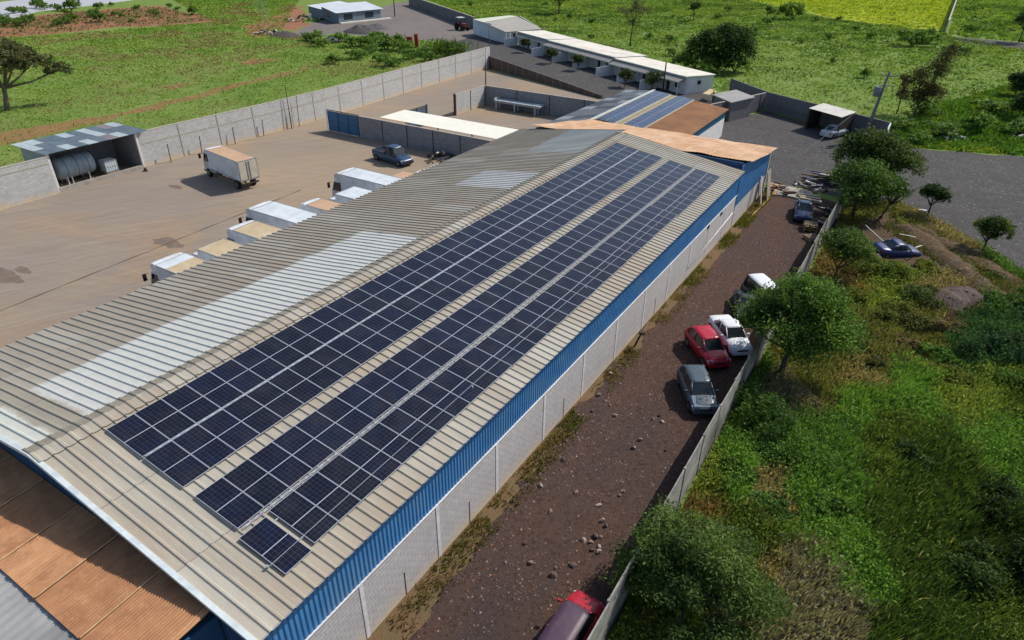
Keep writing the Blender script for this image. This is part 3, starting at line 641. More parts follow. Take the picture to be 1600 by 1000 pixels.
# tank
TANK = M('tank_grey', srgb(150,164,172), srgb(124,138,146), 1.5, .5, co='Position')
tk = thing('storage_tank', 'large grey-blue cylindrical tank on short legs under the lean-to shelter', 'tank', (-45.7, 22.4, 0))
mb = MB(); R0 = 1.0; prof = [(-1.75, .05), (-1.72, .7), (-1.6, .95), (-1.45, R0), (1.45, R0), (1.6, .95), (1.72, .7), (1.75, .05)]
mb.tube([(-45.7, 22.45+a, 1.45) for a, r in prof], [r for a, r in prof], 24); mb.build('shell', TANK, tk, True)
for yy in (-1.0, 0, 1.0): MB().tube([(-45.7, 22.45+yy-.03, 1.45), (-45.7, 22.45+yy+.03, 1.45)], 1.015, 24).build('band', M('tank_band', srgb(98,110,116), srgb(88,98,104)), tk, True)
for yy in (-1.1, -.7, .9):
    for xx in (-.6, .6): MB().box((-45.7+xx*1.1, 22.45+yy, .35), (.09, .09, .75)).build('leg', PIL, tk)
ib = thing('liquid_tote', 'white caged plastic liquid tote on a pallet beside the grey tank', 'tank', (-45.0, 25.4, 0))
mb = MB().box((-45.0, 25.3, .85), (1.0, 1.15, 1.1)); mb.build('bottle', M('white_plastic', srgb(214,222,222), srgb(196,206,208), 2, .4, co='Position'), ib, bevel=.06)
mb = MB()
for k in range(6):
    for sx in (-.53, .53): mb.box((-45+sx, 24.75+k*.22, .85), (.02, .02, 1.15))
    for sy in (-.6, .6): mb.box((-45.5+k*.2, 25.3+sy, .85), (.02, .02, 1.15))
for z in (.4, .85, 1.35):
    for sx in (-.54, .54): mb.box((-45+sx, 25.3, z), (.02, 1.2, .02))
    for sy in (-.61, .61): mb.box((-45, 25.3+sy, z), (1.06, .02, .02))
mb.build('cage', M('galvanised', srgb(170,174,176), srgb(150,154,158), 4, .4, .5, .4), ib)
MB().box((-45, 25.3, .24), (1.05, 1.2, .05)).box((-44.55, 25.3, .12), (.1, 1.2, .2)).box((-45.45, 25.3, .12), (.1, 1.2, .2)).build('pallet', M('raw_wood', srgb(176,146,108), srgb(150,120,88), 4, co='Position'), ib)
ld = thing('ladder', 'thin ladder leaning inside the lean-to between the tank and the white tote', 'ladder', (-46.5, 24.5, 0)); mb = MB()
for yy in (-.22, .22): mb.tube([(-45.0, 24.55+yy, .1), (-47.6, 24.35+yy, 3.3)], .03, 6)
mb.build('rail', DKSTEEL, ld)
for k in range(9): MB().tube([(-45.0-k*.29, 24.33-k*.022, .35+k*.355), (-45.0-k*.29, 24.77-k*.022, .35+k*.355)], .02, 5).build('rung', DKSTEEL, ld)
cone = tag(MB().tube([(-42.9, 27.6, 0), (-42.9, 27.6, .1), (-42.85, 27.6, .38)], [.28, .2, .06], 7).build('rock_heap', M('dark_rock', srgb(78,66,54), srgb(60,52,46), 6, bump=.5, co='Position')), 'small dark pointed stone on the yard at the right end of the shelter kerb', 'stone')
p = G(203,200); tag(MB().tube([(-48.9, 30.0, 0), (-49.0, 29.4, 4.2)], .06, 6).build('timber_pole', M('pale_timber', srgb(196,180,140), srgb(160,144,110), 3, co='Position')), 'pale bare pole rising behind the right end of the lean-to roof', 'pole')
# ---- compound with blue gate and white roof
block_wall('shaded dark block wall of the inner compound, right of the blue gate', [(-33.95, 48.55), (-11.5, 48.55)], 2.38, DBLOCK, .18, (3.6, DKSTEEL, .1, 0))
gt = thing('sheet_gate', 'blue sheet metal gate of three leaves at the corner of the inner compound', 'gate', (-38.95, 48.55, 0))
for k in range(3):
    x0 = -38.85+k*1.63; MB().box((x0+.8, 48.55, 1.2), (1.58, .05, 2.3)).build('leaf', M('gate_blue', (.05,.16,.28), (.04,.13,.24), 1, .5, co='Position'), gt)
    f = MB()
    for xx in (x0+.03, x0+1.57): f.box((xx, 48.51, 1.2), (.06, .06, 2.34))
    for zz in (.08, 1.2, 2.34): f.box((x0+.8, 48.51, zz), (1.58, .055, .06))
    f.build('frame', BLUEDK, gt)
MB().box((-39.0, 48.55, 1.25), (.14, .14, 2.55)).build('post', PIL, gt); MB().box((-36.4, 48.55, 2.46), (5.1, .09, .08)).build('top_rail', DKSTEEL, gt)
ws = thing('open_shed', 'long open shed under a clean cream sheet roof inside the inner compound', 'shed', (-23, 50.5, 0))
mb = MB(); corr(mb, (-30.9, 48.85, 2.62), (-11.6, 48.85, 2.62), (-11.6, 52.6, 2.78), (-30.4, 52.6, 2.78), .3, .012); mb.build('roof', M('cream_sheet', srgb(234,230,214), srgb(226,220,204), 1, .6, co='Position'), ws)
for x in (-30.2, -25.5, -20.8, -16.1, -12): MB().box((x, 52.4, 1.36), (.1, .1, 2.7)).build('post', DKSTEEL, ws)
MB().box((-21.3, 52.4, 2.68), (18.5, .08, .1)).build('beam', DKSTEEL, ws)
block_wall('sunlit grey block side wall of the inner compound beyond the cream roof', [(-30.9, 63.1), (-30.9, 69.9)], 2.55, GBLOCK, .16, (3.3, DKSTEEL, .1, .05))
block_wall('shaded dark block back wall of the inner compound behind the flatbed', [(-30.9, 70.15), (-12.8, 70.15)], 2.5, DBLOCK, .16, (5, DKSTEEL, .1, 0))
gp_ = tag(MB().tube([(-30.85, 62.85, 0), (-30.85, 62.85, 2.75)], .13, 8).build('gate_post', RUSTPOST), 'thick rusty gate post at the near end of the sunlit compound side wall', 'post')
g2 = thing('open_gate', 'dark framed metal gate leaf beyond the cream shed roof', 'gate', (-31, 55, 0))
MB().box((-31, 55.4, 1.25), (.04, 3.6, 2.0)).build('leaf', M('gate_grey', srgb(92,108,124), srgb(80,94,108), 1, .5, co='Position'), g2)
mb = MB()
for y in (53.6, 55.4, 57.2): mb.box((-30.96, y, 1.22), (.08, .08, 2.3))
for z in (.15, 2.35): mb.box((-30.96, 55.4, z), (.08, 3.7, .08))
mb.build('frame', DKSTEEL, g2); MB().box((-31, 57.45, 1.25), (.2, .2, 2.5)).build('post', CONC, g2)
# flatbed
fbt = thing('flatbed_trailer', 'pale grey flatbed trailer on stand legs in the shade of the compound back wall', 'trailer', (-25, 69.2, 0))
PG = M('pale_trailer', srgb(186,190,192), srgb(160,166,170), 2, .6, co='Position')
MB().box((-25, 69.2, 1.18), (7.2, 1.35, .12)).build('deck', PG, fbt, bevel=.02); mb = MB()
for y in (68.75, 69.6): mb.box((-25, y, 1.02), (7.0, .1, .2))
mb.build('beam', PG, fbt)
for x in (-28.3, -25.4, -22.3):
    for y in (68.75, 69.6): MB().box((x, y, .48), (.22, .12, .95)).build('leg', PG, fbt)
MB().box((-28.45, 69.2, 1.35), (.12, 1.35, .28)).build('headboard', PG, fbt); MB().box((-22.2, 69.2, 1.28), (1.0, .5, .08)).build('coupling_plate', M('bright_steel', srgb(214,218,220), srgb(196,200,204), 2, .4, co='Position'), fbt)
# ---- low retaining wall with pale posts
block_wall('low shaded retaining wall with pale posts between the dirt yard and the row houses', [(-45.5, 92.9), (-40, 90.8), (-30, 86.9), (-19.2, 82.5)], 2.0, M('earth_render', srgb(104,88,78), srgb(82,72,68), 1.2, co='Position', bump=.3), .25, (1.9, M('pale_post', srgb(150,142,134), srgb(130,124,118)), .07, .03), h_end=.5)
# ---- parking lot walls
R1c = (-4.7, 95.6)
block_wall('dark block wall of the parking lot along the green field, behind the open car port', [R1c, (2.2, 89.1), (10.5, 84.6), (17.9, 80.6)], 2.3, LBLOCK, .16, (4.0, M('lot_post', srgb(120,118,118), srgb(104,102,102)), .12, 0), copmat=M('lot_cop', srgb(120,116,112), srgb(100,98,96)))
block_wall('grey block wall running from the brown-roofed workshop to the parking lot corner', [(-2.2, 77.5), (1.9, 88.6)], 2.3, LBLOCK, .16, (3.6, DKSTEEL, .1, 0))
block_wall('pale tilted slab end wall at the parking lot corner beside the utility pole', [(17.9, 80.4), (17.9, 76.2)], 2.35, PIL, .14, h_end=1.9, name='end_wall')
rail_ = tag(MB().wall((3.4, 88.0), (8.2, 85.35), .72, .84, .06).build('wall_rail', M('grey_pipe', srgb(110,108,108), srgb(98,96,98))), 'grey ledge running low along the dark parking lot wall left of the car port', 'ledge')
cp = thing('car_port', 'small open car port with a pale sheet roof against the dark parking lot wall', 'shed', (11.4, 82, 0))
mb = MB(); A, B, C_, D = G(1264,169,2.5), G(1316,183.5,2.5), G(1339,175,2.6), G(1287,161,2.6)
corr(mb, A, B, C_, D, .3, .012); mb.build('roof', M('pale_port_roof', srgb(206,200,188), srgb(186,182,172), .8, .6, co='Position', c3=srgb(160,158,156)), cp)
for q in (A, B, ((A[0]+B[0])/2, (A[1]+B[1])/2)): MB().box((q[0]*.97+11.4*.03, q[1]*.97+82*.03, 1.2), (.09, .09, 2.42)).build('post', DKSTEEL, cp)
MB().wall((A[0]+.15, A[1]+.2), (D[0]+.1, D[1]-.15), 0, 2.42, .08).build('side_sheet', DKSTEEL, cp); MB().wall((B[0]-.15, B[1]+.2), (C_[0]-.15, C_[1]-.15), 0, 2.42, .08).build('side_sheet', DKSTEEL, cp)
# small grey roofed shed
ss = thing('small_shed', 'small block shed with a flat grey roof behind the workshop', 'shed', (-1, 83.3, 0))
A, B, C_, D = G(1143,160,2.5), G(1180,151.5,2.5), G(1150,140,2.5), G(1113,147.5,2.5)
mb = MB().slab([A, B, C_, D], .1); mb.build('roof', M('grey_roof_slab', srgb(158,156,152), srgb(142,140,136), .8, co='Position'), ss)
cx, cy = (A[0]+C_[0])/2, (A[1]+C_[1])/2; q = [((p[0]-cx)*.88+cx, (p[1]-cy)*.88+cy) for p in (A, B, C_, D)]
mb = MB()
for a, b in zip(q, q[1:]+q[:1]): mb.wall(a, b, 0, 2.39, .1)
mb.build('wall', LBLOCK, ss)
pn = thing('wire_pen', 'small pen of rusty uprights beside the end wall of the row houses', 'pen', (-5, 88, 0))
a, b, c = Vector((-5.6, 90.4, 0)), Vector((-4.4, 87.2, 0)), Vector((-1.6, 88.9, 0)); mb = MB()
for s_, e in ((a, b), (b, c)):
    n_ = 9
    for k in range(n_+1): q = s_.lerp(e, k/n_); mb.box((q.x, q.y, .75), (.06, .06, 1.5))
    mb.wall(s_, e, 1.42, 1.5, .05); mb.wall(s_, e, .3, .36, .05)
mb.build('railing', RUSTPOST, pn)
tp = tag(MB().slab([G(1098,146,1.1), G(1108,148,1.1), G(1120,143,1.25), G(1110,138.5,1.25)], .08).box((-4.2, 90.6, .5), (.1, .1, 1.0)).box((-3.4, 90.9, .5), (.1, .1, 1.0)).build('sheet_table', M('tan_board', srgb(214,190,148), srgb(196,170,128), 2, co='Position')), 'tan board laid over supports beside the row house end wall', 'board')
# ---- row houses
WROOF = M('white_roof', srgb(228,222,206), srgb(214,206,190), .8, .7, co='Position', c3=srgb(196,190,178)); WWALL = M('white_plaster', srgb(206,206,204), srgb(186,188,190), 1.2, .85, co='Position')
AWN = M('awning_grey', srgb(150,146,140), srgb(128,126,124), 1.5, .8, co='Position'); GLASS = M('dark_glass', (.015,.02,.028), (.02,.028,.036), 1, .12, .6, co='Position'); DOOR = M('dark_door', srgb(64,58,54), srgb(52,48,46), 2, .6, co='Position')
def row_house(px, label, z, depth_aw, bays, end_r=False):
    """px: roof corners front-left, front-right, back-right, back-left"""
    A, B, C_, D = [Vector(G(*p, z)) for p in px]; depth_aw = min(depth_aw, 1.15); u = (B-A); L = u.length; u.normalize(); back = (D-A); back -= u*back.dot(u); Wd = back.length; back.normalize(); f = -back
    t = thing('row_house', label, 'house', (A.x, A.y, 0))
    def P(s, d, zz): q = A+u*s+f*d; return (q.x, q.y, zz)
    MB().slab([P(-.25, 0, z+.12), P(L+.25, 0, z+.12), P(L+.25, -Wd, z-.05), P(-.25, -Wd, z-.05)], .12).build('roof', WROOF, t)
    wz = z-.01
    mb = MB(); mb.wall(P(0, -.25, 0)[:2], P(L, -.25, 0)[:2], 0, wz, .14); mb.wall(P(L, -.33, 0)[:2], P(L, -Wd+.2, 0)[:2], 0, wz, .14, 0, wz-.16); mb.wall(P(0, -Wd+.2, 0)[:2], P(0, -.33, 0)[:2], 0, wz-.16, .14, 0, wz); mb.wall(P(L-.08, -Wd+.2, 0)[:2], P(.08, -Wd+.2, 0)[:2], 0, wz-.16, .14)
    mb.build('wall', WWALL, t)
    # awning sloping forward with a white fascia
    aw = MB().slab([P(0, depth_aw, z-.55), P(L, depth_aw, z-.55), P(L, -.1, z-.12), P(0, -.1, z-.12)], .06).build('awning', AWN, t)
    MB().wall(P(-.05, depth_aw+.03, 0)[:2], P(L+.05, depth_aw+.03, 0)[:2], z-.7, z-.5, .05).build('fascia', WROOF, aw, world=False).location = (0, 0, 0)
    for k in range(bays+1): q = P(L*k/bays*.98+.1, depth_aw-.1, 0); MB().box((q[0], q[1], (z-.7)/2), (.12, .12, z-.7)).build('porch_post', WWALL, t)
    for k in range(bays):
        s = L*(k+.5)/bays
        for ds, w_, z0, z1, nm, mt in ((-.15*L/bays, .75, .05, z-.75, 'door', DOOR), (.2*L/bays, .95, .75, z-.85, 'window', GLASS)):
            a = P(s+ds-w_/2, -.165, 0); b = P(s+ds+w_/2, -.165, 0)
            o = MB().wall(a[:2], b[:2], z0, z1, .05).build(nm, mt, t)
            fr = MB()
            for q1, q2, za, zb in ((P(s+ds-w_/2-.05, -.16, 0), P(s+ds-w_/2, -.16, 0), z0, z1), (P(s+ds+w_/2, -.16, 0), P(s+ds+w_/2+.05, -.16, 0), z0, z1), (P(s+ds-w_/2-.05, -.16, 0), P(s+ds+w_/2+.05, -.16, 0), z1+.002, z1+.05)): fr.wall(q1[:2], q2[:2], za, zb, .07)
            c = fr.build('frame', WWALL, o, world=False); c.location = (0, 0, 0)
        # patio divider with sloping top
        q0 = P(L*k/bays+.05, .1, 0); q1 = P(L*k/bays+.05, depth_aw+2.6, 0); MB().wall(q0[:2], q1[:2], 0, 1.75, .12, 0, 1.45).build('patio_wall', WWALL, t)
    if end_r:
        a = P(L+.075, -Wd*.42, 0); b = P(L+.075, -Wd*.42-.7, 0); MB().wall(a[:2], b[:2], 1.25, 1.8, .05).build('window', GLASS, t)
    return t
row_house([(961,92.5),(1071,120.6),(1142,120.6),(1020,92)], 'white-roofed row house nearest the workshop, its plain end wall with one small window', 2.5, 1.9, 3, True)
row_house([(857,64),(961,90.5),(1024,90),(917,64)], 'middle and longest of the three white-roofed row houses', 2.55, 1.9, 3)
row_house([(809,50),(856,62.5),(908,62),(866,51)], 'shortest white-roofed row house, farthest left beside the white storage building', 2.6, .5, 1)
# ---- white storage shed
st = thing('storage_building', 'white storage building with grey sloping roof and porch beyond the row houses', 'building', (-65, 122, 0))
P0, P1, P2, P3 = G(790,50,2.4), G(847,45,2.4), G(807,25,3.4), G(754,34,3.2)
MB().slab([P0, P1, P2, P3], .1).build('roof', M('grey_shed_roof', srgb(166,160,150), srgb(150,146,140), .8, co='Position'), st)
q0, q1 = G(740,30,3.3), G(754,34,3.3)
MB().wall(G(740,53)[:2], G(768,62)[:2], 0, 3.2, .15).build('wall', M('shed_white', srgb(206,214,220), srgb(186,196,206), .8, co='Position'), st)
bk = Vector(G(768,62)); fr_ = Vector(G(795,69)); MB().wall(bk[:2], fr_[:2], 0, 2.9, .15, 0, 2.25).build('side_wall', WWALL, st)
w0 = Vector(G(793,68.5)); w1 = Vector(G(845,62)); MB().wall(w0[:2], w1[:2], 0, 2.2, .15).build('front_wall', WWALL, st)
d0 = Vector(G(740,53)); MB().slab([G(740,30,3.3), G(755,34.5,3.25), G(808,25,3.45), G(795,24,3.45)], .08).build('roof_edge', M('lime_edge', srgb(206,212,190), srgb(190,196,176)), st)
MB().wall(G(845,62)[:2], G(812,40)[:2], 0, 2.2, .15).build('end_wall', WWALL, st)
for s in (.06, .3, .55):
    q = w0.lerp(w1, s+.1); e = w0.lerp(w1, s+.2); n = Vector((.35, -.9, 0))*.12; MB().wall((q+n)[:2], (e+n)[:2], .1 if s == .3 else .8, 1.9, .05).build('door' if s == .3 else 'window', GLASS, st)
for s in (0, .12, .3): q = w0.lerp(w1, s)+Vector((.6, -1.6, 0)); MB().box((q.x, q.y, 1.15), (.14, .14, 2.3)).build('porch_post', WWALL, st)
# ---- grey house top left
gh = thing('grey_house', 'grey house with two pale sheet roofs standing on the gravel yard', 'house', (-112, 126, 0))
GH = M('grey_render', srgb(112,126,138), srgb(98,112,124), .6, .85, co='Position'); PROOF = M('pale_sheet', srgb(206,210,214), srgb(190,196,202), .5, .6, co='Position')
def zc(px, z): return G(px[0], px[1], z)
F0, F1, F2 = Vector(G(530,37)), Vector(G(595,30)), Vector(G(505,31)); F3 = F2+(F1-F0); Lm = Vector(G(480,23))
zt = 2.45
mb = MB()
for a, b in ((F0, F1), (F1, F3), (F2, F0)): mb.wall(a[:2], b[:2], 0, zt, .2)
mb.wall(F2[:2], F3[:2], 0, zt+.9, .2)
mb.build('wall', GH, gh); e1 = (F1-F0).normalized()*.9; e2 = (F0-F2).normalized()*.5
up = Vector((0, 0, 1))
A = F0+up*(zt+.0)+e2-e1; B = F1+up*zt+e2+e1; C2 = F3+up*(zt+.95)+e1; D2 = F2+up*(zt+.95)-e1
mb = MB(); corr(mb, A, B, C2, D2, .5, .02); mb.build('roof', PROOF, gh)
mb = MB().wall(F0[:2], F2[:2], zt, zt+.02, .18, 0, zt+.85).wall(F1[:2], F3[:2], zt, zt+.02, .18, 0, zt+.85); mb.build('gable_infill', GH, gh)
wing = Vector(G(484,24)); wd = (F3-F2)*.8
mb = MB().wall(wing[:2], F2[:2], 0, 2.3, .2).wall((wing+wd)[:2], wing[:2], 0, 2.3, .2); mb.build('wing_wall', GH, gh)
A = wing+up*2.4-e1*.5; B = F2+up*2.4; mb = MB(); corr(mb, A, B, B+wd+up*.5, A+wd+up*.5, .5, .02); mb.build('wing_roof', PROOF, gh)
for s, w_ in ((.12, .2), (.62, .2)):
    a = F0.lerp(F1, s)-e2*-.22; b = F0.lerp(F1, s+w_)-e2*-.22; MB().wall(a[:2], b[:2], .75, 2.0, .06).build('window', GLASS, gh)
a = F2.lerp(F0, .35); b = F2.lerp(F0, .52); n = -e1.normalized()*.13; MB().wall((a+n)[:2], (b+n)[:2], .9, 2.0, .06).build('window', GLASS, gh)
k0 = F0+e2*1.2; k1 = F1+e2*1.6+e1*3; MB().wall(k0[:2], k1[:2], 0, .28, .9).build('step', WROOF, gh)
# far boundary walls
block_wall('pale boundary wall between the bright crop field and the green field, top right', [G(1477,50)[:2], G(1502,-20)[:2]], 2.6, M('pale_render', srgb(186,186,176), srgb(160,160,150), .5, co='Position'), .25, name='boundary_wall')
block_wall('dark grey boundary wall along the far edge of the gravel yard at the top', [G(640,8)[:2], G(700,30)[:2], G(742,46)[:2]], 2.6, M('shade_render', srgb(116,114,114), srgb(98,96,98), .4, co='Position'), .25, (9, LBLOCK, .3, 0), name='boundary_wall')
# ---- concrete slab fence beside the lane
SLAB = M('weathered_slab', srgb(158,154,146), srgb(120,118,112), 2.2, .9, co='Position', bump=.3, c3=srgb(96,94,88))
fx = 17.15; fn = thing('slab_fence', 'weathered concrete slab fence with posts between the red gravel lane and the undergrowth', 'fence', (fx, 20, 0))
mb = MB(); r_ = random.Random(3); y = -38.0; ps = []
while y < 55:
    L_ = 2.45; ps.append(y); lean = r_.gauss(0, .02)
    for k in range(5):
        z0 = k*.46
        if (k == 4 and r_.random() < .12): continue
        mb.wall((fx+lean+r_.gauss(0, .006), y+.05), (fx+lean+r_.gauss(0, .006), y+L_-.05), z0+.004, z0+.452, .055)
    y += L_
mb.build('slab', SLAB, fn)
for k, y in enumerate(ps): MB().box((fx+r_.gauss(0, .006), y, 1.16), (.10, .10, 2.32+r_.random()*.03), tilt=('X', r_.gauss(0, .008))).build('post', SLAB, fn)
# ================================================================ VEHICLES
def paint(name, c, rough=.28, dust=.25):
    s = NT(name); p = s.co('Object'); d = s.noise(p, 3.5, 6, .75)
    col = s.mix(s.math('MULTIPLY', s.ramp(d, .4, .75), dust), c, srgb(150,132,112))
    return s.done(col, s.math('ADD', s.math('MULTIPLY', d, .25), rough-.08), 0, .5)
CGLASS = M('car_glass', (.012,.018,.022), (.02,.026,.03), 2, .06, .6); TYRE = M('tyre', srgb(34,32,31), srgb(52,47,43), 8, .9, .1); RIM = M('wheel_rim', srgb(142,144,146), srgb(112,112,112), 8, .4, .5, .6)
LAMP = M('lamp_lens', srgb(216,222,226), srgb(196,204,210), 6, .12, .6); TLAMP = M('tail_lens', srgb(150,24,24), srgb(120,18,20), 6, .2, .5); BLACK = M('black_plastic', srgb(32,32,34), srgb(44,42,42), 8, .6, .3); PLATE = M('number_plate', srgb(206,206,202), srgb(190,190,186), 8, .5)
def wheel(t, x, y, r, w_, sc):
    s_ = 1 if y > 0 else -1; mb = MB(); prof = [(-w_/2, r*.62), (-w_/2, r*.93), (-w_*.36, r), (w_*.36, r), (w_/2, r*.93), (w_/2, r*.62)]
    mb.tube([(x, y+a, r) for a, _ in prof], [q for _, q in prof], 20); o = mb.build('wheel', TYRE, t, True, world=False)
    rm = MB().tube([(x, y+s_*w_*.505, r), (x, y+s_*(w_*.52), r)], r*.6, 14)
    for k in range(5): a = k*1.2566; rm.box((x+math.cos(a)*r*.33, y+s_*w_*.54, r+math.sin(a)*r*.33), (r*.5, w_*.06, r*.14), tilt=('Y', -a))
    rm.build('rim', RIM, o, world=False)
def sect(y, z0, z1, zt, crown=0.0):
    """half section from sill to centre line of top"""
    return [(y*.86, z0), (y*.985, z0+.10), (y*1.0, z0+(z1-z0)*.55), (y*.965, z1-.03), (y*.88, zt), (y*.45, zt+crown), (0, zt+crown*1.25)]
def loft(mb, rings, mi=0):
    """rings: (x, half-section) front to back, mirrored about y=0"""
    n = len(rings[0][1]); V = []; F = []
    for x, s in rings: V += [(x, y, z) for y, z in s]+[(x, -y, z) for y, z in s[-2::-1]]
    m_ = 2*n-1
    for i in range(len(rings)-1):
        for j in range(m_-1): a = i*m_+j; F.append((a, a+m_, a+m_+1, a+1))
        a = i*m_; F.append((a+m_-1, a+2*m_-1, a+m_, a))
    F.append(tuple(range(m_))); F.append(tuple(range((len(rings)-1)*m_, len(rings)*m_))[::-1]); mb.idx(V, F, mi)
def car(name, label, cat, loc, rz, mat, L=3.8, W=1.62, H=1.42, kind='hatch', roof_mat_=None, sc=.88, group=None, dust=None, bonnet_mat=None):
    """x forward, origin on the ground at the centre"""
    t = thing(name, label, cat, loc, rz, group); t.scale = (sc, sc, sc); h = W/2; f, b = L/2, -L/2; zb = .20
    if kind == 'pickup': hood, cab0, ws, rf, rr, cab1, deck, hz, bz = f-1.15, f-1.0, f-1.55, f-1.75, f-2.75, f-2.9, .88, .98, .92
    elif kind == 'van': hood, cab0, ws, rf, rr, cab1, deck, hz, bz = f-.95, f-.9, f-1.4, f-1.6, b+.35, b+.12, 1.0, .98, 1.0
    elif kind == 'sedan': hood, cab0, ws, rf, rr, cab1, deck, hz, bz = f-1.15, f-1.08, f-1.75, f-1.95, b+1.45, b+.82, .95, .9, .92
    else: hood, cab0, ws, rf, rr, cab1, deck, hz, bz = f-.98, f-.92, f-1.55, f-1.75, b+.62, b+.18, .98, .92, .95
    top = MB()
    R_ = [(f, sect(h*.80, zb+.12, .52, .56)), (f-.06, sect(h*.88, zb+.04, .62, .66, .01)), (f-.35, sect(h*.96, zb, .72, .76, .03)), (hood, sect(h, zb, hz-.06, hz, .035)), (cab0-.3, sect(h, zb, bz-.02, bz, .0)), (0, sect(h, zb, bz, bz, 0)), (cab1+.25, sect(h, zb, bz, bz, 0)), (cab1, sect(h*.985, zb, deck-.02, deck, .01)), (b+.3, sect(h*.97, zb, deck-.05, deck, .015)), (b+.07, sect(h*.92, zb+.03, deck-.14, deck-.04, .01)), (b, sect(h*.86, zb+.14, .72, .78, 0))]
    R_ = sorted(R_, key=lambda q: -q[0]); loft(top, R_); body = top.build('body', mat, t, True, world=False)
    if bonnet_mat:
        MB().slab([(f-.1, -h*.8, .69), (f-.1, h*.8, .69), (hood, h*.84, hz+.02), (hood, -h*.84, hz+.02)][::-1] if False else [(hood, -h*.84, hz+.03), (f-.12, -h*.8, .71), (f-.12, h*.8, .71), (hood, h*.84, hz+.03)], .02).build('bonnet', bonnet_mat, t, world=False)
    # greenhouse
    hb, ht = h*.90, h*.72; zr = H-.03; n_ = 6
    g = MB(); lowp = [(cab0, hb*.86), (cab0-.35, hb*.97), ((cab0+cab1)/2, hb), (cab1+.3, hb*.97), (cab1, hb*.86)]; upp = [(ws, ht*.9), (rf, ht), ((rf+rr)/2, ht*1.03), (rr+.1, ht), (rr, ht*.92)]
    V = []; F = []; k_ = len(lowp)
    for (xl, yl), (xu, yu) in zip(lowp, upp): V += [(xl, yl, bz-.015), (xu, yu, zr), (xu, -yu, zr), (xl, -yl, bz-.015)]
    for i in range(k_-1):
        for j in range(3): a = i*4+j; F.append((a, a+4, a+5, a+1))
    F += [(3, 2, 1, 0), tuple((k_-1)*4+j for j in (0, 1, 2, 3))]
    g.idx(V, F).build('window_glass', CGLASS, t, world=False)
    # roof with rounded crown
    r = MB(); xs_ = [ws+.04, rf, (rf+rr)/2, rr+.12, rr-.04]; ys_ = [ht*.88, ht*1.01, ht*1.045, ht*1.01, ht*.92]; zz_ = [zr-.012, zr+.022, zr+.04, zr+.025, zr-.008]; V = []; F = []
    for x, y, z in zip(xs_, ys_, zz_): V += [(x, y, zr-.03), (x, y*.96, z), (x, y*.5, z+.018), (x, 0, z+.022), (x, -y*.5, z+.018), (x, -y*.96, z), (x, -y, zr-.03)]
    for i in range(4):
        for j in range(6): a = i*7+j; F.append((a, a+7, a+8, a+1))
    F += [tuple(range(7)), tuple(range(28, 35))[::-1]]
    r.idx(V, F).build('roof', roof_mat_ or mat, t, True, world=False)
    for s_ in (1, -1):   # pillars
        def P(i, u, o_=.012): a = Vector((lowp[i][0], s_*lowp[i][1], bz-.015)); c = Vector((upp[i][0], s_*upp[i][1], zr)); q = a.lerp(c, u); q.y += s_*o_; return q
        pil_ = [(0, .036), (4, .05), (2, .035)]
        if kind in ('hatch', 'van', 'sedan'): pil_.append((3, .05))
        for i_, r_p in pil_: MB().tube([P(i_, 0), P(i_, 1)], r_p, 6).build('pillar', mat, t, True, world=False)
        MB().box((cab0-.32, s_*(h+.09), bz+.06), (.09, .17, .12)).build('mirror', mat if kind != 'pickup' else BLACK, t, world=False, bevel=.02)
        MB().idx([(f-.04, s_*h*.50, .58), (f-.10, s_*h*.87, .58), (f-.30, s_*h*.93, .70), (f-.16, s_*h*.55, .715), (f-.0, s_*h*.52, .56), (f-.06, s_*h*.885, .56), (f-.30, s_*h*.955, .72), (f-.14, s_*h*.55, .745)], [(4,5,6,7),(0,3,2,1),(0,1,5,4),(1,2,6,5),(2,3,7,6),(3,0,4,7)]).build('headlight', LAMP, t, world=False)
        MB().box((b+.06, s_*h*.79, .74), (.12, .22, .18)).build('taillight', TLAMP, t, world=False, bevel=.02)
        for x in (f-.72, b+.72):
            wheel(t, x, s_*(h-.09), .30, .19, sc)
            MB().tube([(x, s_*(h-.03), .30), (x, s_*(h+.004), .30)], .355, 18).build('wheel_arch', BLACK, t, world=False)
        MB().tube([(cab1, s_*(h*1.005), .62), (cab0-.1, s_*(h*1.01), .62)], .018, 5).build('side_moulding', BLACK, t, world=False)
    MB().box((f-.02, 0, .38), (.12, h*1.62, .16)).build('bumper', mat if kind != 'pickup' else BLACK, t, world=False, bevel=.04)
    MB().box((f-.01, 0, .60), (.05, h*.85, .09)).build('grille', BLACK, t, world=False)
    MB().box((b+.02, 0, .42), (.14, h*1.66, .18)).build('bumper', mat if kind != 'pickup' else BLACK, t, world=False, bevel=.04)
    MB().box((b-.055, 0, .5), (.015, .34, .12)).build('plate', PLATE, t, world=False)
    if kind == 'pickup':
        mb = MB(); mb.box(((cab1+b)/2-.05, 0, deck+.02), (abs(b-cab1)-.3, h*1.45, .06)).build('cargo_bed', BLACK, t, world=False)
        for s_ in (1, -1): MB().box(((cab1+b)/2, s_*h*.86, deck+.1), (abs(b-cab1)-.12, .09, .22)).build('bed_side', mat, t, world=False, bevel=.02)
        MB().box((b+.1, 0, deck+.08), (.08, h*1.66, .2)).build('tailgate', mat, t, world=False, bevel=.02)
    for s_ in (1, -1): MB().tube([(cab0-.02, s_*h*.12, bz+.03), (cab0-.26, s_*h*.55-.1, bz+.14)], .012, 5).build('wiper', BLACK, t, world=False)
    return t
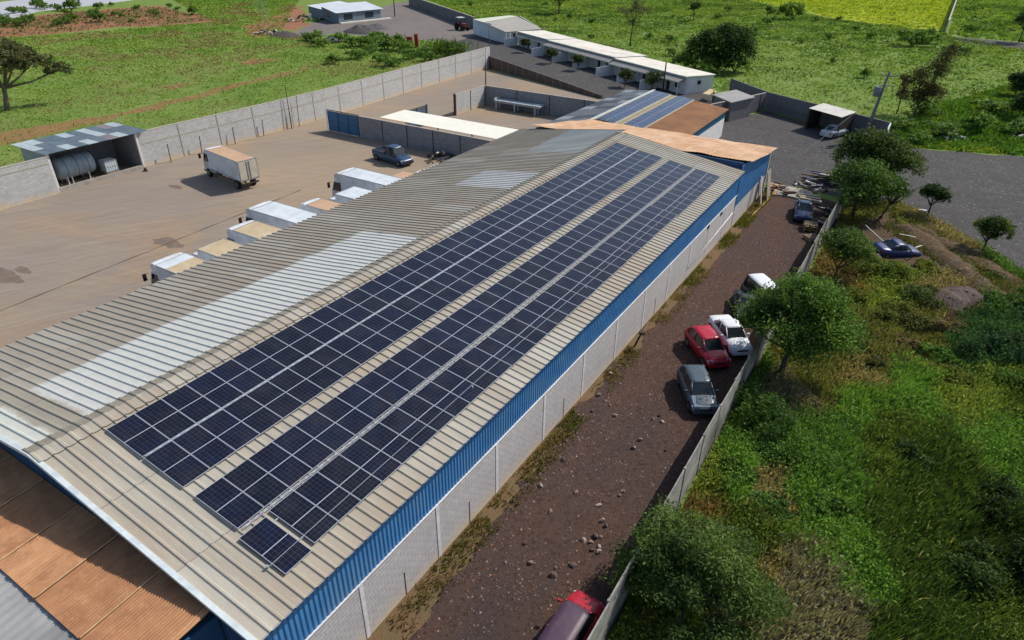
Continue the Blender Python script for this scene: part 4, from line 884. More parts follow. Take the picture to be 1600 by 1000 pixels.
C_RED = paint('red_paint', srgb(176,22,48), .25, .12); C_WHITE = paint('white_paint', srgb(226,228,230), .3, .12); C_GREY = paint('grey_green_paint', srgb(64,82,94), .32, .25); C_DKRED = paint('dark_red_paint', srgb(168,14,40), .3, .12); C_MAUVE = paint('faded_mauve_paint', srgb(72,48,68), .45, .1); C_BLUE = paint('blue_paint', srgb(24,48,88), .25, .1); C_DKBLUE = paint('navy_paint', srgb(22,46,98), .35, .12); C_TEAL = paint('teal_blue_paint', srgb(30,66,98), .3, .2); C_DARK = paint('dark_green_paint', srgb(34,44,44), .25, .15); C_SILV = paint('silver_paint', srgb(176,182,188), .28, .15); C_MAROON = paint('maroon_paint', srgb(110,40,48), .4, .2); C_FADE = paint('grey_blue_bonnet', srgb(92,116,138), .3, .25)
car('hatchback', 'bright red hatchback parked close beside the white sedan on the gravel lane', 'car', (14.42, 25.72, .01), rad(-47), C_RED, 3.75, 1.66, 1.45, 'hatch', sc=.9)
car('sedan', 'white sedan parked between the red hatchback and the slab fence', 'car', (15.12, 27.85, .01), rad(-51), C_WHITE, 4.2, 1.66, 1.40, 'sedan', sc=.88)
car('hatchback', 'dusty grey-green hatchback nearest the slab fence, in front of the red hatchback', 'car', (15.28, 21.45, .01), rad(-57), C_GREY, 3.9, 1.66, 1.45, 'hatch', sc=.88, bonnet_mat=C_FADE)
car('pickup', 'dark red pickup with a faded mauve roof cut by the bottom photo edge', 'pickup', (16.1, 5.35, .01), rad(89), C_DKRED, 4.3, 1.6, 1.6, 'van', roof_mat_=C_MAUVE, sc=.86)
car('sedan', 'dark blue car parked alone at the far end of the gravel lane', 'car', (14.62, 51.35, .01), rad(-79), C_BLUE, 4.1, 1.65, 1.42, 'sedan', sc=.9)
car('off_roader', 'white-roofed off-roader half hidden under the large tree', 'off-roader', (15.75, 33.3, .01), rad(-47), C_DARK, 4.1, 1.7, 1.85, 'van', roof_mat_=C_WHITE, sc=.9, bonnet_mat=C_WHITE)
car('sedan', 'very dark car in shade in front of the white-roofed off-roader', 'car', (14.95, 31.9, .01), rad(-70), C_DARK, 4.0, 1.65, 1.38, 'sedan', sc=.84)
wreck = car('wrecked_car', 'crumpled dark blue wreck sunk in the weedy pit below the road bank', 'car', (22.2, 46.9, .0), rad(38), C_DKBLUE, 4.0, 1.66, 1.38, 'sedan', sc=.86)
wreck.rotation_euler = (rad(5), rad(4), rad(38))
car('sedan', 'silver sedan seen from behind in front of the open car port', 'car', (12.35, 80.3, .01), rad(66), C_SILV, 4.2, 1.68, 1.42, 'sedan', sc=.92)
car('pickup', 'teal blue pickup standing at the shadow edge of the inner compound wall', 'pickup', (-24.6, 43.5, .01), rad(-8), C_TEAL, 4.9, 1.72, 1.75, 'pickup', sc=.98)
# ---- box trucks
TWHITE = M('truck_white', srgb(222,224,228), srgb(200,204,210), 1.5, .4, .5, c3=srgb(188,184,178), scale3=.7); TDUST = M('dusty_top', srgb(190,170,136), srgb(172,152,122), .9, .8, c3=srgb(206,192,164)); TROSE = M('rosy_top', srgb(194,160,130), srgb(180,146,116), .9, .8); TCLEAN = M('pale_top', srgb(214,220,222), srgb(196,204,208), .8, .6, c3=srgb(176,184,188)); CHAS = M('chassis', srgb(48,44,42), srgb(66,58,50), 5, .8)
def truck(label, loc, rz, L=4.6, W=2.1, H=2.95, top=TDUST, defl=True, lap=0.0, capfront=False, doors=False, name='box_truck'):
    t = thing(name, label, 'truck', loc, rz, None); h = W/2; z0 = .95; bx0 = L/2-1.35; bx1 = -L/2
    MB().box(((bx0+bx1)/2, 0, (z0+H)/2), (bx0-bx1, W, H-z0)).build('cargo_box', TWHITE, t, world=False, bevel=.03)
    mb = MB()
    n_ = 10 if lap else 1
    if capfront:
        xm = bx0-.95; mb.box(((xm+bx1)/2, 0, H+.012), (xm-bx1-.1, W-.1, .02)); MB().box(((bx0+xm)/2, 0, H+.014), (bx0-xm-.06, W-.08, .024)).build('roof_front', TCLEAN, t, world=False)
    else: mb.box(((bx0+bx1)/2, 0, H+.012), (bx0-bx1-.1, W-.1, .02))
    mb.build('box_top', top, t, world=False)
    fr = MB()
    for y in (-h, h): fr.box(((bx0+bx1)/2, y*.985, H+.01), (bx0-bx1+.02, .06, .05)); fr.box(((bx0+bx1)/2, y*.99, z0), (bx0-bx1+.02, .06, .1))
    fr.box((bx0, 0, H+.01), (.06, W-.02, .045)); fr.box((bx1, 0, H+.01), (.06, W-.02, .045)); fr.box((bx1, 0, z0), (.06, W-.02, .09)); [fr.box((bx1, y*.985, (z0+H)/2), (.06, .06, H-z0)) for y in (-h, h)]; fr.build('edge_rail', M('truck_rail', srgb(150,148,146), srgb(128,126,124), 4, .5), t, world=False)
    if lap:
        for k in range(1, 7): MB().box((bx0-(bx0-bx1)*k/7, 0, H+.028), (.05, W-.12, .014)).build('roof_rib', TWHITE, t, world=False)
    # cab
    cx = L/2; V = []; prof = [(cx-.02, .55), (cx, 1.0), (cx-.04, 1.45), (cx-.32, 2.32), (cx-.5, 2.42), (bx0+.06, 2.46), (bx0+.06, .55)]
    c = MB(); k_ = len(prof); V = [(x, h*.9*(.94 if z > 2.2 else 1), z) for x, z in prof]+[(x, -h*.9*(.94 if z > 2.2 else 1), z) for x, z in prof]
    F = [tuple(range(k_))[::-1], tuple(range(k_, 2*k_))]+[(i, (i+1) % k_, k_+(i+1) % k_, k_+i) for i in range(k_)]
    c.idx(V, F).build('cab', TWHITE, t, world=False, bevel=.04)
    def on(u): a = Vector((cx-.04, 0, 1.45)); b_ = Vector((cx-.32, 0, 2.32)); return a.lerp(b_, u)
    n = Vector((.87, 0, .28)).normalized()*.02; a, b_ = on(.06)+n, on(.94)+n
    MB().idx([(a.x, -h*.82, a.z), (a.x, h*.82, a.z), (b_.x, h*.78, b_.z), (b_.x, -h*.78, b_.z), (a.x-.03, -h*.82, a.z-.02), (a.x-.03, h*.82, a.z-.02), (b_.x-.03, h*.78, b_.z-.02), (b_.x-.03, -h*.78, b_.z-.02)], [(0,1,2,3),(7,6,5,4),(0,4,5,1),(1,5,6,2),(2,6,7,3),(3,7,4,0)]).build('windshield', CGLASS, t, world=False)
    for s_ in (1, -1):
        q = [(cx-.16, 1.5), (cx-.42, 2.26), (bx0+.2, 2.28), (bx0+.2, 1.5)]; V = [(x, s_*(h*.905 if z < 2.1 else h*.86), z) for x, z in q]+[(x, s_*(h*.84), z) for x, z in q]; F = [(0,1,2,3),(4,7,6,5),(0,4,5,1),(1,5,6,2),(2,6,7,3),(3,7,4,0)]
        MB().idx(V, F).build('side_window', CGLASS, t, world=False)
        m_ = MB().box((cx+.02, s_*(h+.12), 1.95), (.09, .22, .46)); m_.tube([(cx-.1, s_*h*.88, 2.2), (cx, s_*(h+.1), 2.15)], .018, 5); m_.build('mirror', BLACK, t, world=False)
        MB().box((cx+.005, s_*h*.66, .78), (.04, .3, .16)).build('headlight', LAMP, t, world=False)
        for x in ((cx-.72, bx1+.9) if L < 5.4 else (cx-.75, bx1+1.0)): wheel(t, x, s_*(h-.16), .42, .27, 1)
        MB().box(((bx0+bx1)/2, s_*(h-.05), .72), ((bx0-bx1)*.55, .05, .12)).build('side_guard', CHAS, t, world=False)
    MB().box((cx+.03, 0, .52), (.12, W*.92, .2)).build('bumper', BLACK, t, world=False, bevel=.02); MB().box((cx+.01, 0, 1.02), (.03, W*.55, .22)).build('grille', BLACK, t, world=False)
    MB().box(((bx1+cx)/2-.1, .35, .72), (L-.6, .1, .2)).box(((bx1+cx)/2-.1, -.35, .72), (L-.6, .1, .2)).build('chassis', CHAS, t, world=False); MB().box((bx1+.03, 0, .6), (.1, W*.9, .14)).build('rear_bumper', CHAS, t, world=False)
    if defl:   # rounded wind deflector above the cab
        V = []; F = []
        for i, (x, z) in enumerate(((bx0+.04, H-.02), (bx0+.35, H+.02), (bx0+.72, H-.1), (bx0+.95, H-.36), (bx0+1.0, 2.44))): V += [(x, -h*(.97-.05*i), z), (x, -h*.6, z+.03*(i < 3)), (x, h*.6, z+.03*(i < 3)), (x, h*(.97-.05*i), z)]
        for i in range(4):
            for j in range(3): a_ = i*4+j; F.append((a_, a_+4, a_+5, a_+1))
        V += [(bx0+.03, -h*.97, 2.44), (bx0+.03, h*.97, 2.44)]; F += [(20, 0, 4, 8, 12, 16)[::-1], (21, 3, 7, 11, 15, 19), (0, 20, 21, 3), (20, 16, 19, 21)]
        MB().idx(V, F).build('wind_deflector', TWHITE, t, world=False, smooth=False)
    if doors:
        for s_ in (1, -1):
            MB().box((bx1-.015, s_*h*.49, (z0+H)/2), (.03, h*.9, H-z0-.16)).build('rear_door', M('cream_door', srgb(206,198,178), srgb(186,178,158), 2, .6), t, world=False)
            for dy in (.13,): MB().tube([(bx1-.045, s_*dy, z0+.1), (bx1-.045, s_*dy, H-.1)], .022, 5).build('lock_bar', CHAS, t, world=False)
        MB().box(((bx0+bx1)/2+.3, h+.006, (z0+H)/2), (.9, .02, H-z0-.3)).build('side_door', TWHITE, t, world=False)
    return t
c = Vector(((-34.79-34.94-28.98-29.43)/4, (29.78+31.45+30.56+28.89)/4, 0))
truck('dusty box truck with a rose-tan roof parked alone in the middle of the dirt yard', (c.x-1.35, c.y+.25, 0), rad(171.5), 6.9, 1.85, 2.75, TROSE, True, doors=True)
def row_truck(xf, ya, yb, label, L, H=3.0, **k):
    W = abs(yb-ya); truck(label, (xf-.85+L/2-.2, (ya+yb)/2, 0), PI, L, W, H+.1, **k)
row_truck(-16.6, 12.05, 14.2, 'box truck with half white, half tan roof, nearest the left in the parked row', 5.0, capfront=True, defl=True)
row_truck(-16.75, 15.05, 17.15, 'box truck with an evenly tan roof, second from the near end of the parked row', 4.8, 2.9, defl=False)
row_truck(-17.2, 18.2, 20.25, 'box truck with tan streaked roof and rounded white cap, third in the parked row', 5.2, defl=True)
row_truck(-19.3, 21.5, 23.65, 'longer box truck with a pale blue-white roof, fourth in the parked row', 7.0, 2.95, top=TCLEAN, lap=1, defl=True)
row_truck(-16.8, 24.5, 26.2, 'small box truck with an orange-tan roof and white bow frame, middle of the parked row', 4.8, 2.9, top=TROSE, defl=True)
row_truck(-16.7, 27.4, 29.6, 'box truck with a half white, half grey clean roof, sixth in the parked row', 5.0, 2.9, top=TCLEAN, capfront=True, defl=False)
row_truck(-19.6, 30.9, 33.0, 'long white box truck with a ribbed pale roof, beside the teal pickup', 7.2, 3.0, top=TCLEAN, lap=1, defl=True)
row_truck(-16.3, 33.5, 35.2, 'low truck with an orange-tan roof between the two long white trucks', 4.8, 2.75, top=TROSE, defl=False)
row_truck(-15.2, 36.3, 38.7, 'cream-topped truck at the far end of the parked row, next to the pickup', 4.6, 2.7, top=M('cream_top', srgb(220,212,192), srgb(204,196,176), .8, .7), defl=False)
# ---- far tractor and bushes of machinery by the storage building
tr = thing('farm_tractor', 'dark red tractor with a white canopy beside the white storage building', 'tractor', (G(722,47)[0], G(722,47)[1], 0), rad(-25))
MB().box((.9, 0, 1.15), (2.0, .8, .8)).build('engine_hood', C_MAROON, tr, world=False, bevel=.08); MB().box((-.7, 0, 1.1), (1.3, 1.1, .6)).build('platform', C_MAROON, tr, world=False, bevel=.05)
MB().box((-.7, 0, 2.65), (1.7, 1.6, .12)).build('canopy', TWHITE, tr, world=False, bevel=.04); mb = MB()
for x in (-1.4, .0):
    for y in (-.65, .65): MB().tube([(x, y, 1.3), (x, y, 2.6)], .05, 6).build('canopy_post', BLACK, tr, world=False)
for s_ in (1, -1):
    mbw = MB(); prof = [(-.22, .45), (-.22, .78), (.22, .78), (.22, .45)]
    mbw.tube([(-.9, s_*.95+a, .8) for a, _ in prof], [q for _, q in prof], 18).build('rear_wheel', TYRE, tr, True, world=False)
    mbw = MB(); mbw.tube([(1.4, s_*.75+a, .48) for a, _ in prof], [q*.6 for _, q in prof], 16).build('front_wheel', TYRE, tr, True, world=False)
MB().tube([(1.2, .2, 1.5), (1.2, .2, 2.2)], .05, 6).build('exhaust', BLACK, tr, world=False); MB().box((-.7, 0, 1.55), (.5, .5, .5)).build('seat', BLACK, tr, world=False, bevel=.05)
# ================================================================ PLANTS
def leaf_mat(name, rough=.55, trans=.35, var=.45, spec=.25):
    s = NT(name); at = s.n('ShaderNodeAttribute'); at.attribute_name = 'col'
    ge = s.n('ShaderNodeNewGeometry'); r = ge.outputs['Random Per Island']
    c = s.mix(s.math('MULTIPLY', r, var), at.outputs['Color'], s.mix(1.0, at.outputs['Color'], (.42,.45,.4), 'MULTIPLY'))
    oi = s.n('ShaderNodeObjectInfo'); c = s.mix(s.math('MULTIPLY', oi.outputs['Random'], .25), c, s.mix(1.0, c, (1.2,1.05,.8), 'MULTIPLY'))
    m_ = s.done(c, rough, 0, spec)
    tr = s.n('ShaderNodeBsdfTranslucent'); s.l(s.mix(1.0, c, (1.15,1.2,.6), 'MULTIPLY'), tr.inputs['Color'])
    mx = s.n('ShaderNodeMixShader'); mx.inputs[0].default_value = trans; s.l(s.b.outputs[0], mx.inputs[1]); s.l(tr.outputs[0], mx.inputs[2])
    s.l(mx.outputs[0], s.t.nodes['Material Output'].inputs['Surface']); return m_
LEAF = leaf_mat('leaf', .6, .35, .45, .15); HERB = leaf_mat('herb_leaf', .9, .3, .3, .0); BLADE = leaf_mat('grass_blade', .7, .45, .4)
BARK = M('bark', srgb(92,80,68), srgb(66,58,50), 8, .95, bump=.5, bscale=18); PBARK = M('pale_bark', srgb(128,116,102), srgb(96,86,76), 8, .95, bump=.5, bscale=18)
def raw_mesh(name, V, nv, faces_per, cols, mat):
    """V (N,nv,3); faces_per list of index tuples; cols (N,3)"""
    N = len(V); me = bpy.data.meshes.new(name); me.vertices.add(N*nv); me.vertices.foreach_set('co', V.reshape(-1).astype(np.float32))
    base = (np.arange(N)*nv)[:, None]; loops = []; starts = []; tot = 0; st = []; ln = []
    LP = np.concatenate([base+np.array(f)[None, :] for f in faces_per], 1)
    per = sum(len(f) for f in faces_per); off = np.cumsum([0]+[len(f) for f in faces_per[:-1]])
    ls = (np.arange(N)*per)[:, None]+off[None, :]
    me.loops.add(N*per); me.loops.foreach_set('vertex_index', LP.reshape(-1).astype(np.int32))
    me.polygons.add(N*len(faces_per)); me.polygons.foreach_set('loop_start', ls.reshape(-1).astype(np.int32))
    me.update(calc_edges=True)
    at = me.attributes.new('col', 'FLOAT_COLOR', 'POINT'); c4 = np.concatenate([cols, np.ones((N, 1))], 1); at.data.foreach_set('color', np.repeat(c4, nv, 0).reshape(-1).astype(np.float32))
    me.materials.append(mat); me.validate(); return me
def leaf_verts(P, size, rng, up=.35, aspect=.5):
    N = len(P); n = rng.normal(size=(N, 3)); n[:, 2] = np.abs(n[:, 2])+up; n /= np.linalg.norm(n, axis=1)[:, None]
    a = rng.normal(size=(N, 3)); a -= n*np.sum(a*n, 1)[:, None]; a /= np.linalg.norm(a, axis=1)[:, None]; b = np.cross(n, a)
    L = (size*(.5+.7*rng.random(N)+.7*rng.random(N)**4))[:, None]; Wd = L*aspect
    return np.stack([P-a*L*.5, P-b*Wd*.5+a*L*.05, P+a*L*.5-n*L*.12, P+b*Wd*.5+a*L*.05], 1)
def crown_points(blobs, n, rng, clump=.22, shell=.55, per=26):
    vol = np.array([b[3]*b[4]*b[5] for b in blobs])**.75; cnt = (n*vol/vol.sum()).astype(int); out_ = []
    for b, c in zip(blobs, cnt):
        k = max(4, c//per); d = rng.normal(size=(k, 3)); d /= np.linalg.norm(d, axis=1)[:, None]; d[:, 2] = np.where(d[:, 2] < -.55, -d[:, 2], d[:, 2])
        rr = shell+(1.08-shell)*rng.random(k)**.6
        tw = d*rr[:, None]*np.array(b[3:6])+np.array(b[:3])
        p = np.repeat(tw, c//k+1, 0)[:c]; p = p+rng.normal(size=p.shape)*clump*min(b[3:6])*np.array([1, 1, .75]); out_.append(p)
    return np.concatenate(out_)
def leaf_cols(P, base, alt, rng, tipk=.25):
    t = fbm(P[:, 0]+P[:, 2], P[:, 1]-P[:, 2]*.7, .9, 5)[:, None]; t = np.clip((t-.35)/.3, 0, 1)
    c = np.array(base)*(1-t)+np.array(alt)*t; return 1.22*c*(1+.3*rng.normal(size=(len(P), 1))*.5).clip(.5, 1.7)
def tree(name, label, loc, trunk, blobs, n, leaf, base, alt, group=None, cat='tree', seed=1, bark=None, r0=.14, lean=(0, 0), clump=.22, shell=.55, limbs=True, aspect=.5, dead=0):
    rng = np.random.default_rng(seed); r = random.Random(seed)
    t = thing(name, label, cat, loc, 0, group)
    mb = MB(); top = Vector((lean[0], lean[1], trunk))
    pts = [Vector((0, 0, -.1))]+[Vector((lean[0]*k/4+r.gauss(0, .04*trunk/3), lean[1]*k/4+r.gauss(0, .04*trunk/3), trunk*k/4)) for k in (1, 2, 3)]+[top]
    mb.tube(pts, [r0*1.35, r0, r0*.88, r0*.8, r0*.7], 8)
    if limbs:
        for b in blobs:
            c = Vector(b[:3]); s_ = pts[3].lerp(top, r.random()); md = s_.lerp(c, .5)+Vector((r.gauss(0, .15), r.gauss(0, .15), -.12*(c-s_).length*.4)); mb.tube([s_, md, c], [r0*.55, r0*.36, r0*.15], 6)
            for k in range(4):
                d = Vector((r.gauss(0, 1), r.gauss(0, 1), abs(r.gauss(.3, .8)))).normalized(); e = c+Vector((d.x*b[3], d.y*b[4], d.z*b[5]))*.85; mb.tube([md.lerp(c, r.random()), c.lerp(e, .5)+Vector((0, 0, .05)), e], [r0*.22, r0*.13, r0*.05], 5)
    for k in range(dead):
        a = r.random()*6.28; e = top+Vector((math.cos(a), math.sin(a), .6+r.random()))*(1+r.random()*1.4); mb.tube([top, top.lerp(e, .5)+Vector((0, 0, .15)), e, e+Vector((math.cos(a+.7)*.5, math.sin(a+.7)*.5, .3))], [r0*.5, r0*.3, r0*.15, r0*.06], 5)
    mb.build('trunk', bark or BARK, t, True, world=False)
    if n:
        P = crown_points(blobs, n, rng, clump, shell); me = raw_mesh('crown', leaf_verts(P, np.full(len(P), leaf), rng, aspect=aspect), 4, [(0, 1, 2, 3)], leaf_cols(P, base, alt, rng), LEAF)
        o = bpy.data.objects.new('crown', me); COL.objects.link(o); o.parent = t
    return t
DKG, MDG, LTG, YLG, OLV, TEAL = srgb(66,92,40), srgb(82,112,46), srgb(116,146,58), srgb(122,136,52), srgb(96,100,54), srgb(60,92,56)
def bl(R, h, k=5, seed=0, flat=.75, spread=.6):
    r = random.Random(seed); o_ = [(0, 0, h, R*.75, R*.75, R*flat*.8)]
    for i in range(k):
        a = 6.283*i/k+r.random()*.6; d = R*spread*(.75+.5*r.random()); o_.append((d*math.cos(a), d*math.sin(a), h+R*flat*r.uniform(-.35, .35), R*r.uniform(.38, .56), R*r.uniform(.38, .56), R*flat*r.uniform(.36, .52)))
    return o_
def gz(px, py): p = G(px, py); return (p[0], p[1], 0)
# -- trees right of the lane
def ragged(cx, cy, cz, R, h, n, seed, rmin=.5, rmax=.85):
    r = random.Random(seed); o_ = []
    for i in range(n):
        a = r.random()*6.283; d = R*math.sqrt(r.random())*.95; z = h*(1-(d/R)**2*.75)*r.uniform(.25, 1.0); q = r.uniform(rmin, rmax); o_.append((cx+d*math.cos(a), cy+d*math.sin(a), cz+z, q, q, q*r.uniform(.55, .85)))
    return o_
tree('broadleaf_tree', 'large full green tree leaning over the slab fence beside the white off-roader', gz(1213,590), 2.3, ragged(.3, .8, 2.4, 2.7, 3.0, 46, 4)+[(-1.6,1.6,3.3,.7,.7,.5),(-1.3,.6,2.9,.7,.7,.5),(-.9,2.9,3.6,.6,.6,.45),(2.6,1.2,2.4,.8,.8,.6),(1.0,-1.4,2.6,.7,.7,.5)], 33000, .155, srgb(62,90,40), srgb(106,136,56), seed=2, r0=.16, lean=(.35,.35), clump=.5, shell=.3)
tree('broadleaf_tree', 'bushy glossy tree filling the bottom of the photo beside the dark red pickup', gz(1058,955), 1.3, ragged(.15, .5, .8, 2.65, 2.75, 56, 9, .36, .7)+[(-1.7,1.2,1.8,.5,.5,.4),(-1.5,2.0,2.2,.5,.5,.4),(2.0,.4,1.3,.6,.6,.45),(1.6,-1.2,1.2,.7,.7,.5)], 34000, .135, srgb(70,90,44), srgb(112,132,66), seed=3, r0=.13, lean=(.1,.1), aspect=.4, clump=.42, shell=.3)
tree('broadleaf_tree', 'dense dark tree between the timber pile and the wide gravel road', (17.9, 60.4, 0), 2.0, [(1.0,.6,3.0,1.8,1.6,1.2),(-.9,-.6,2.6,1.3,1.2,.9),(0,.4,3.7,1.6,1.5,1.15),(1.3,.2,3.2,1.4,1.4,1.1),(-1.2,.5,3.2,1.2,1.2,.95),(2.3,-.4,2.9,1.2,1.2,.9),(.5,1.4,3.5,1.3,1.2,1.0),(.8,-1.0,2.7,1.3,1.2,.9),(2.7,.9,2.5,1.0,1.0,.8)], 19000, .19, srgb(56,74,38), srgb(92,106,54), seed=4, r0=.15)
tree('broadleaf_tree', 'bright green round tree between the timber pile and the pallets', (18.3, 53.4, 0), 1.5, [(0,0,2.8,1.7,1.6,1.15),(1.8,.9,2.3,1.0,1.0,.8),(-.2,-1.8,2.0,1.0,1.0,.75),(-1.1,.8,2.5,1.1,1.1,.85),(1.2,.3,2.4,1.2,1.2,.9),(.3,-1.0,2.3,1.2,1.1,.85),(-.6,1.7,2.4,1.0,1.0,.8)], 14000, .17, srgb(58,84,36), srgb(92,122,50), seed=5, r0=.13)
bpy.data.objects['broadleaf_tree.002'].scale = (1.22, 1.22, 1.18); bpy.data.objects['broadleaf_tree.003'].scale = (1.22, 1.22, 1.2)
tree('leafless_tree', 'bare forked branches rising at the road edge between the dense trees', gz(1372,345), 1.5, [(.9,1.0,2.8,.5,.5,.4),(1.6,.5,2.6,.4,.4,.4)], 240, .15, OLV, DKG, seed=6, r0=.12, lean=(.5,.5), dead=6)
tree('round_tree', 'small lollipop tree with a dark round crown on the gravel road edge, farther of two', gz(1449,338), 1.15, bl(1.12, 2.05, 6, 3, .8), 6500, .15, srgb(44,66,30), srgb(84,108,44), seed=7, r0=.08)
tree('round_tree', 'small lollipop tree with a yellow-green top on the gravel road edge, nearer of two', gz(1535,393), 1.0, bl(1.12, 1.95, 6, 5, .85), 6500, .14, srgb(54,74,32), srgb(112,124,48), seed=8, r0=.08)
tree('shrubby_tree', 'leafy many-stemmed small tree behind the fence beside the pallets', gz(1303,440), 1.2, [(0,.2,2.7,1.2,1.2,.9),(-.8,.8,2.4,.9,.9,.75),(.9,.3,2.3,.9,.9,.7),(.2,1.3,2.6,1.0,1.0,.8),(1.2,1.2,2.2,.8,.8,.65)], 9000, .15, srgb(66,90,42), srgb(100,122,56), seed=9, r0=.09)
# -- trees of the left field and far field
tree('spreading_tree', 'big spreading tree with pale trunk and olive crown at the left photo edge', gz(12,172), 3.0, [(.5,1.5,6.4,2.6,2.6,1.3),(-1.5,-2,6.6,2.6,2.8,1.4),(1.5,4.2,5.4,1.9,2.2,1.0),(2.2,6.6,4.3,1.3,1.6,.8),(-2,-5,6.0,2.4,2.4,1.2),(1.6,-.5,5.5,2.0,2.0,1.1),(-1,2,7.2,2.2,2.4,1.0),(1.2,2.6,6.2,2.0,2.4,1.2),(0,-3.5,6.2,2.4,2.4,1.3),(1.6,-2.2,5.2,1.8,2,.9)], 22000, .32, srgb(72,78,54), srgb(108,108,76), seed=10, r0=.34, lean=(.3,.5), bark=PBARK)
tree('round_tree', 'big dark rounded tree in the field behind the white row houses', gz(1120,112), 1.6, [(0,0,4.4,3.0,3.0,2.4),(-3.4,-1,3.2,2.3,2.2,2.0),(2.6,1.8,4.8,2.5,2.3,2.2),(.5,2,5.4,2.4,2.4,1.8),(3.4,1.2,3.4,2.0,2.0,1.7),(-2,.5,4.6,2.2,2.2,1.8),(1,-1.2,2.4,2.6,2.2,1.6)], 15000, .36, srgb(34,54,26), srgb(62,86,36), seed=11, r0=.3)
tree('sparse_tree', 'tall thin half-bare tree in the field beyond the middle row house', gz(985,72), 4.4, [(0,0,6.6,2.2,2.2,1.4),(-2.2,.5,6.2,1.6,1.6,1.0),(2,0,6.4,1.7,1.7,1.1),(.3,1,7.8,1.6,1.6,.9),(.4,-.3,4.6,1.1,1.1,.6)], 1900, .30, srgb(86,92,60), srgb(104,104,70), seed=12, r0=.15, shell=.2, clump=.3)
tree('field_tree', 'green tree at the top photo edge above the white storage building', gz(873,22), 2.4, bl(3.1, 4.6, 6, 3, .8), 4000, .40, srgb(58,76,40), srgb(86,104,54), seed=13, r0=.2)
tree('field_tree', 'small thin green tree in the field, left of the bush by the crop', gz(1083,33), 1.6, bl(1.9, 3.4, 5, 4, .9), 1500, .36, srgb(60,80,40), srgb(86,104,54), seed=14, r0=.13, shell=.25)
tree('field_tree', 'slender sapling in the green field near the top right boundary', gz(1198,30), 1.2, bl(1.0, 2.4, 4, 6, 1.0), 500, .36, srgb(60,80,40), srgb(86,104,54), seed=15, r0=.09, shell=.25)
tree('tall_shrub_tree', 'tall brownish airy tree in the weeds right of the utility pole', gz(1428,184), 1.6, [(.4,.6,3.4,1.6,1.6,1.2),(-.6,1,4.6,1.5,1.5,1.2),(.8,.8,5.8,1.4,1.4,1.2),(1.3,1.4,7.2,1.1,1.1,1.1),(-.4,.2,2.4,1.5,1.5,.9),(1.9,2.0,8.2,.7,.7,.8),(1.6,.3,3.2,1.2,1.2,1.0)], 6000, .26, srgb(72,72,46), srgb(96,92,58), seed=16, r0=.16, shell=.2, clump=.3)
tree('tall_shrub_tree', 'lower reddish thin tree in the weeds nearest the utility pole', gz(1401,178), 1.2, [(0,.4,2.6,.9,.9,.9),(.2,.6,3.8,.8,.8,.8),(-.3,0,4.6,.5,.5,.6)], 1300, .24, srgb(88,74,52), srgb(98,88,58), seed=17, r0=.09, shell=.2, clump=.3)
for k, (px, py, h, R, lab) in enumerate(((1592,66,7.5,2.6,'tall dark tree at the top right corner behind the far road'),(1596,188,3.2,1.8,'leafy green tree cut by the right photo edge above the gravel road'),(1585,150,2.6,1.7,'dark bushy tree near the right photo edge below the far road'))):
    tree('edge_tree', lab, gz(px,py), h*.4, bl(R, h*.68, 6, k+30, 1.2), 4200, .30, srgb(52,72,40), srgb(84,104,54), seed=30+k, r0=.14)
# -- courtyard trees in front of the row houses
for k, (px, py, R, lab) in enumerate(((820,82,1.15,'clipped courtyard tree beside the shortest row house'),(861,99,1.25,'clipped courtyard tree before the left end of the middle row house'),(903,110,1.3,'clipped dark courtyard tree at the middle of the middle row house'),(976,136,1.3,'clipped courtyard tree before the left end of the nearest row house'),(1019,140,1.6,'largest clipped courtyard tree, close to the wooden pole'))):
    tree('courtyard_tree', lab, gz(px,py), .9, bl(R*.92, 1.75, 6, k+40, .8), 2600, .2, srgb(60,74,40), srgb(100,104,56), group='clipped trees in the courtyard', seed=40+k, r0=.08)
# -- bushes
BUSHN = [0]
def bush(label, loc, R, h, base, alt, n=900, leaf=.2, group=None, name='bush', seed=None):
    BUSHN[0] += 1; seed = seed or 100+BUSHN[0]; rng = np.random.default_rng(seed); r = random.Random(seed)
    t = thing(name, label, 'bush', loc, 0, group)
    blobs = [(r.gauss(0, R*.42), r.gauss(0, R*.42), h*r.uniform(.3, .62), R*r.uniform(.4, .62), R*r.uniform(.4, .62), h*r.uniform(.26, .42)) for _ in range(6)]
    P = crown_points(blobs, n, rng, .22, .3, 14); P = P[P[:, 2] > .02]; me = raw_mesh('foliage', leaf_verts(P, np.full(len(P), leaf), rng, .25, .45), 4, [(0, 1, 2, 3)], leaf_cols(P, base, alt, rng), LEAF)
    o = bpy.data.objects.new('foliage', me); COL.objects.link(o); o.parent = t
    mb = MB()
    for b in blobs[:4]: mb.tube([(0, 0, 0), (b[0]*.6, b[1]*.6, b[2]*.6), b[:3]], [.04, .03, .012], 5)
    mb.build('stem', BARK, t, world=False); return t
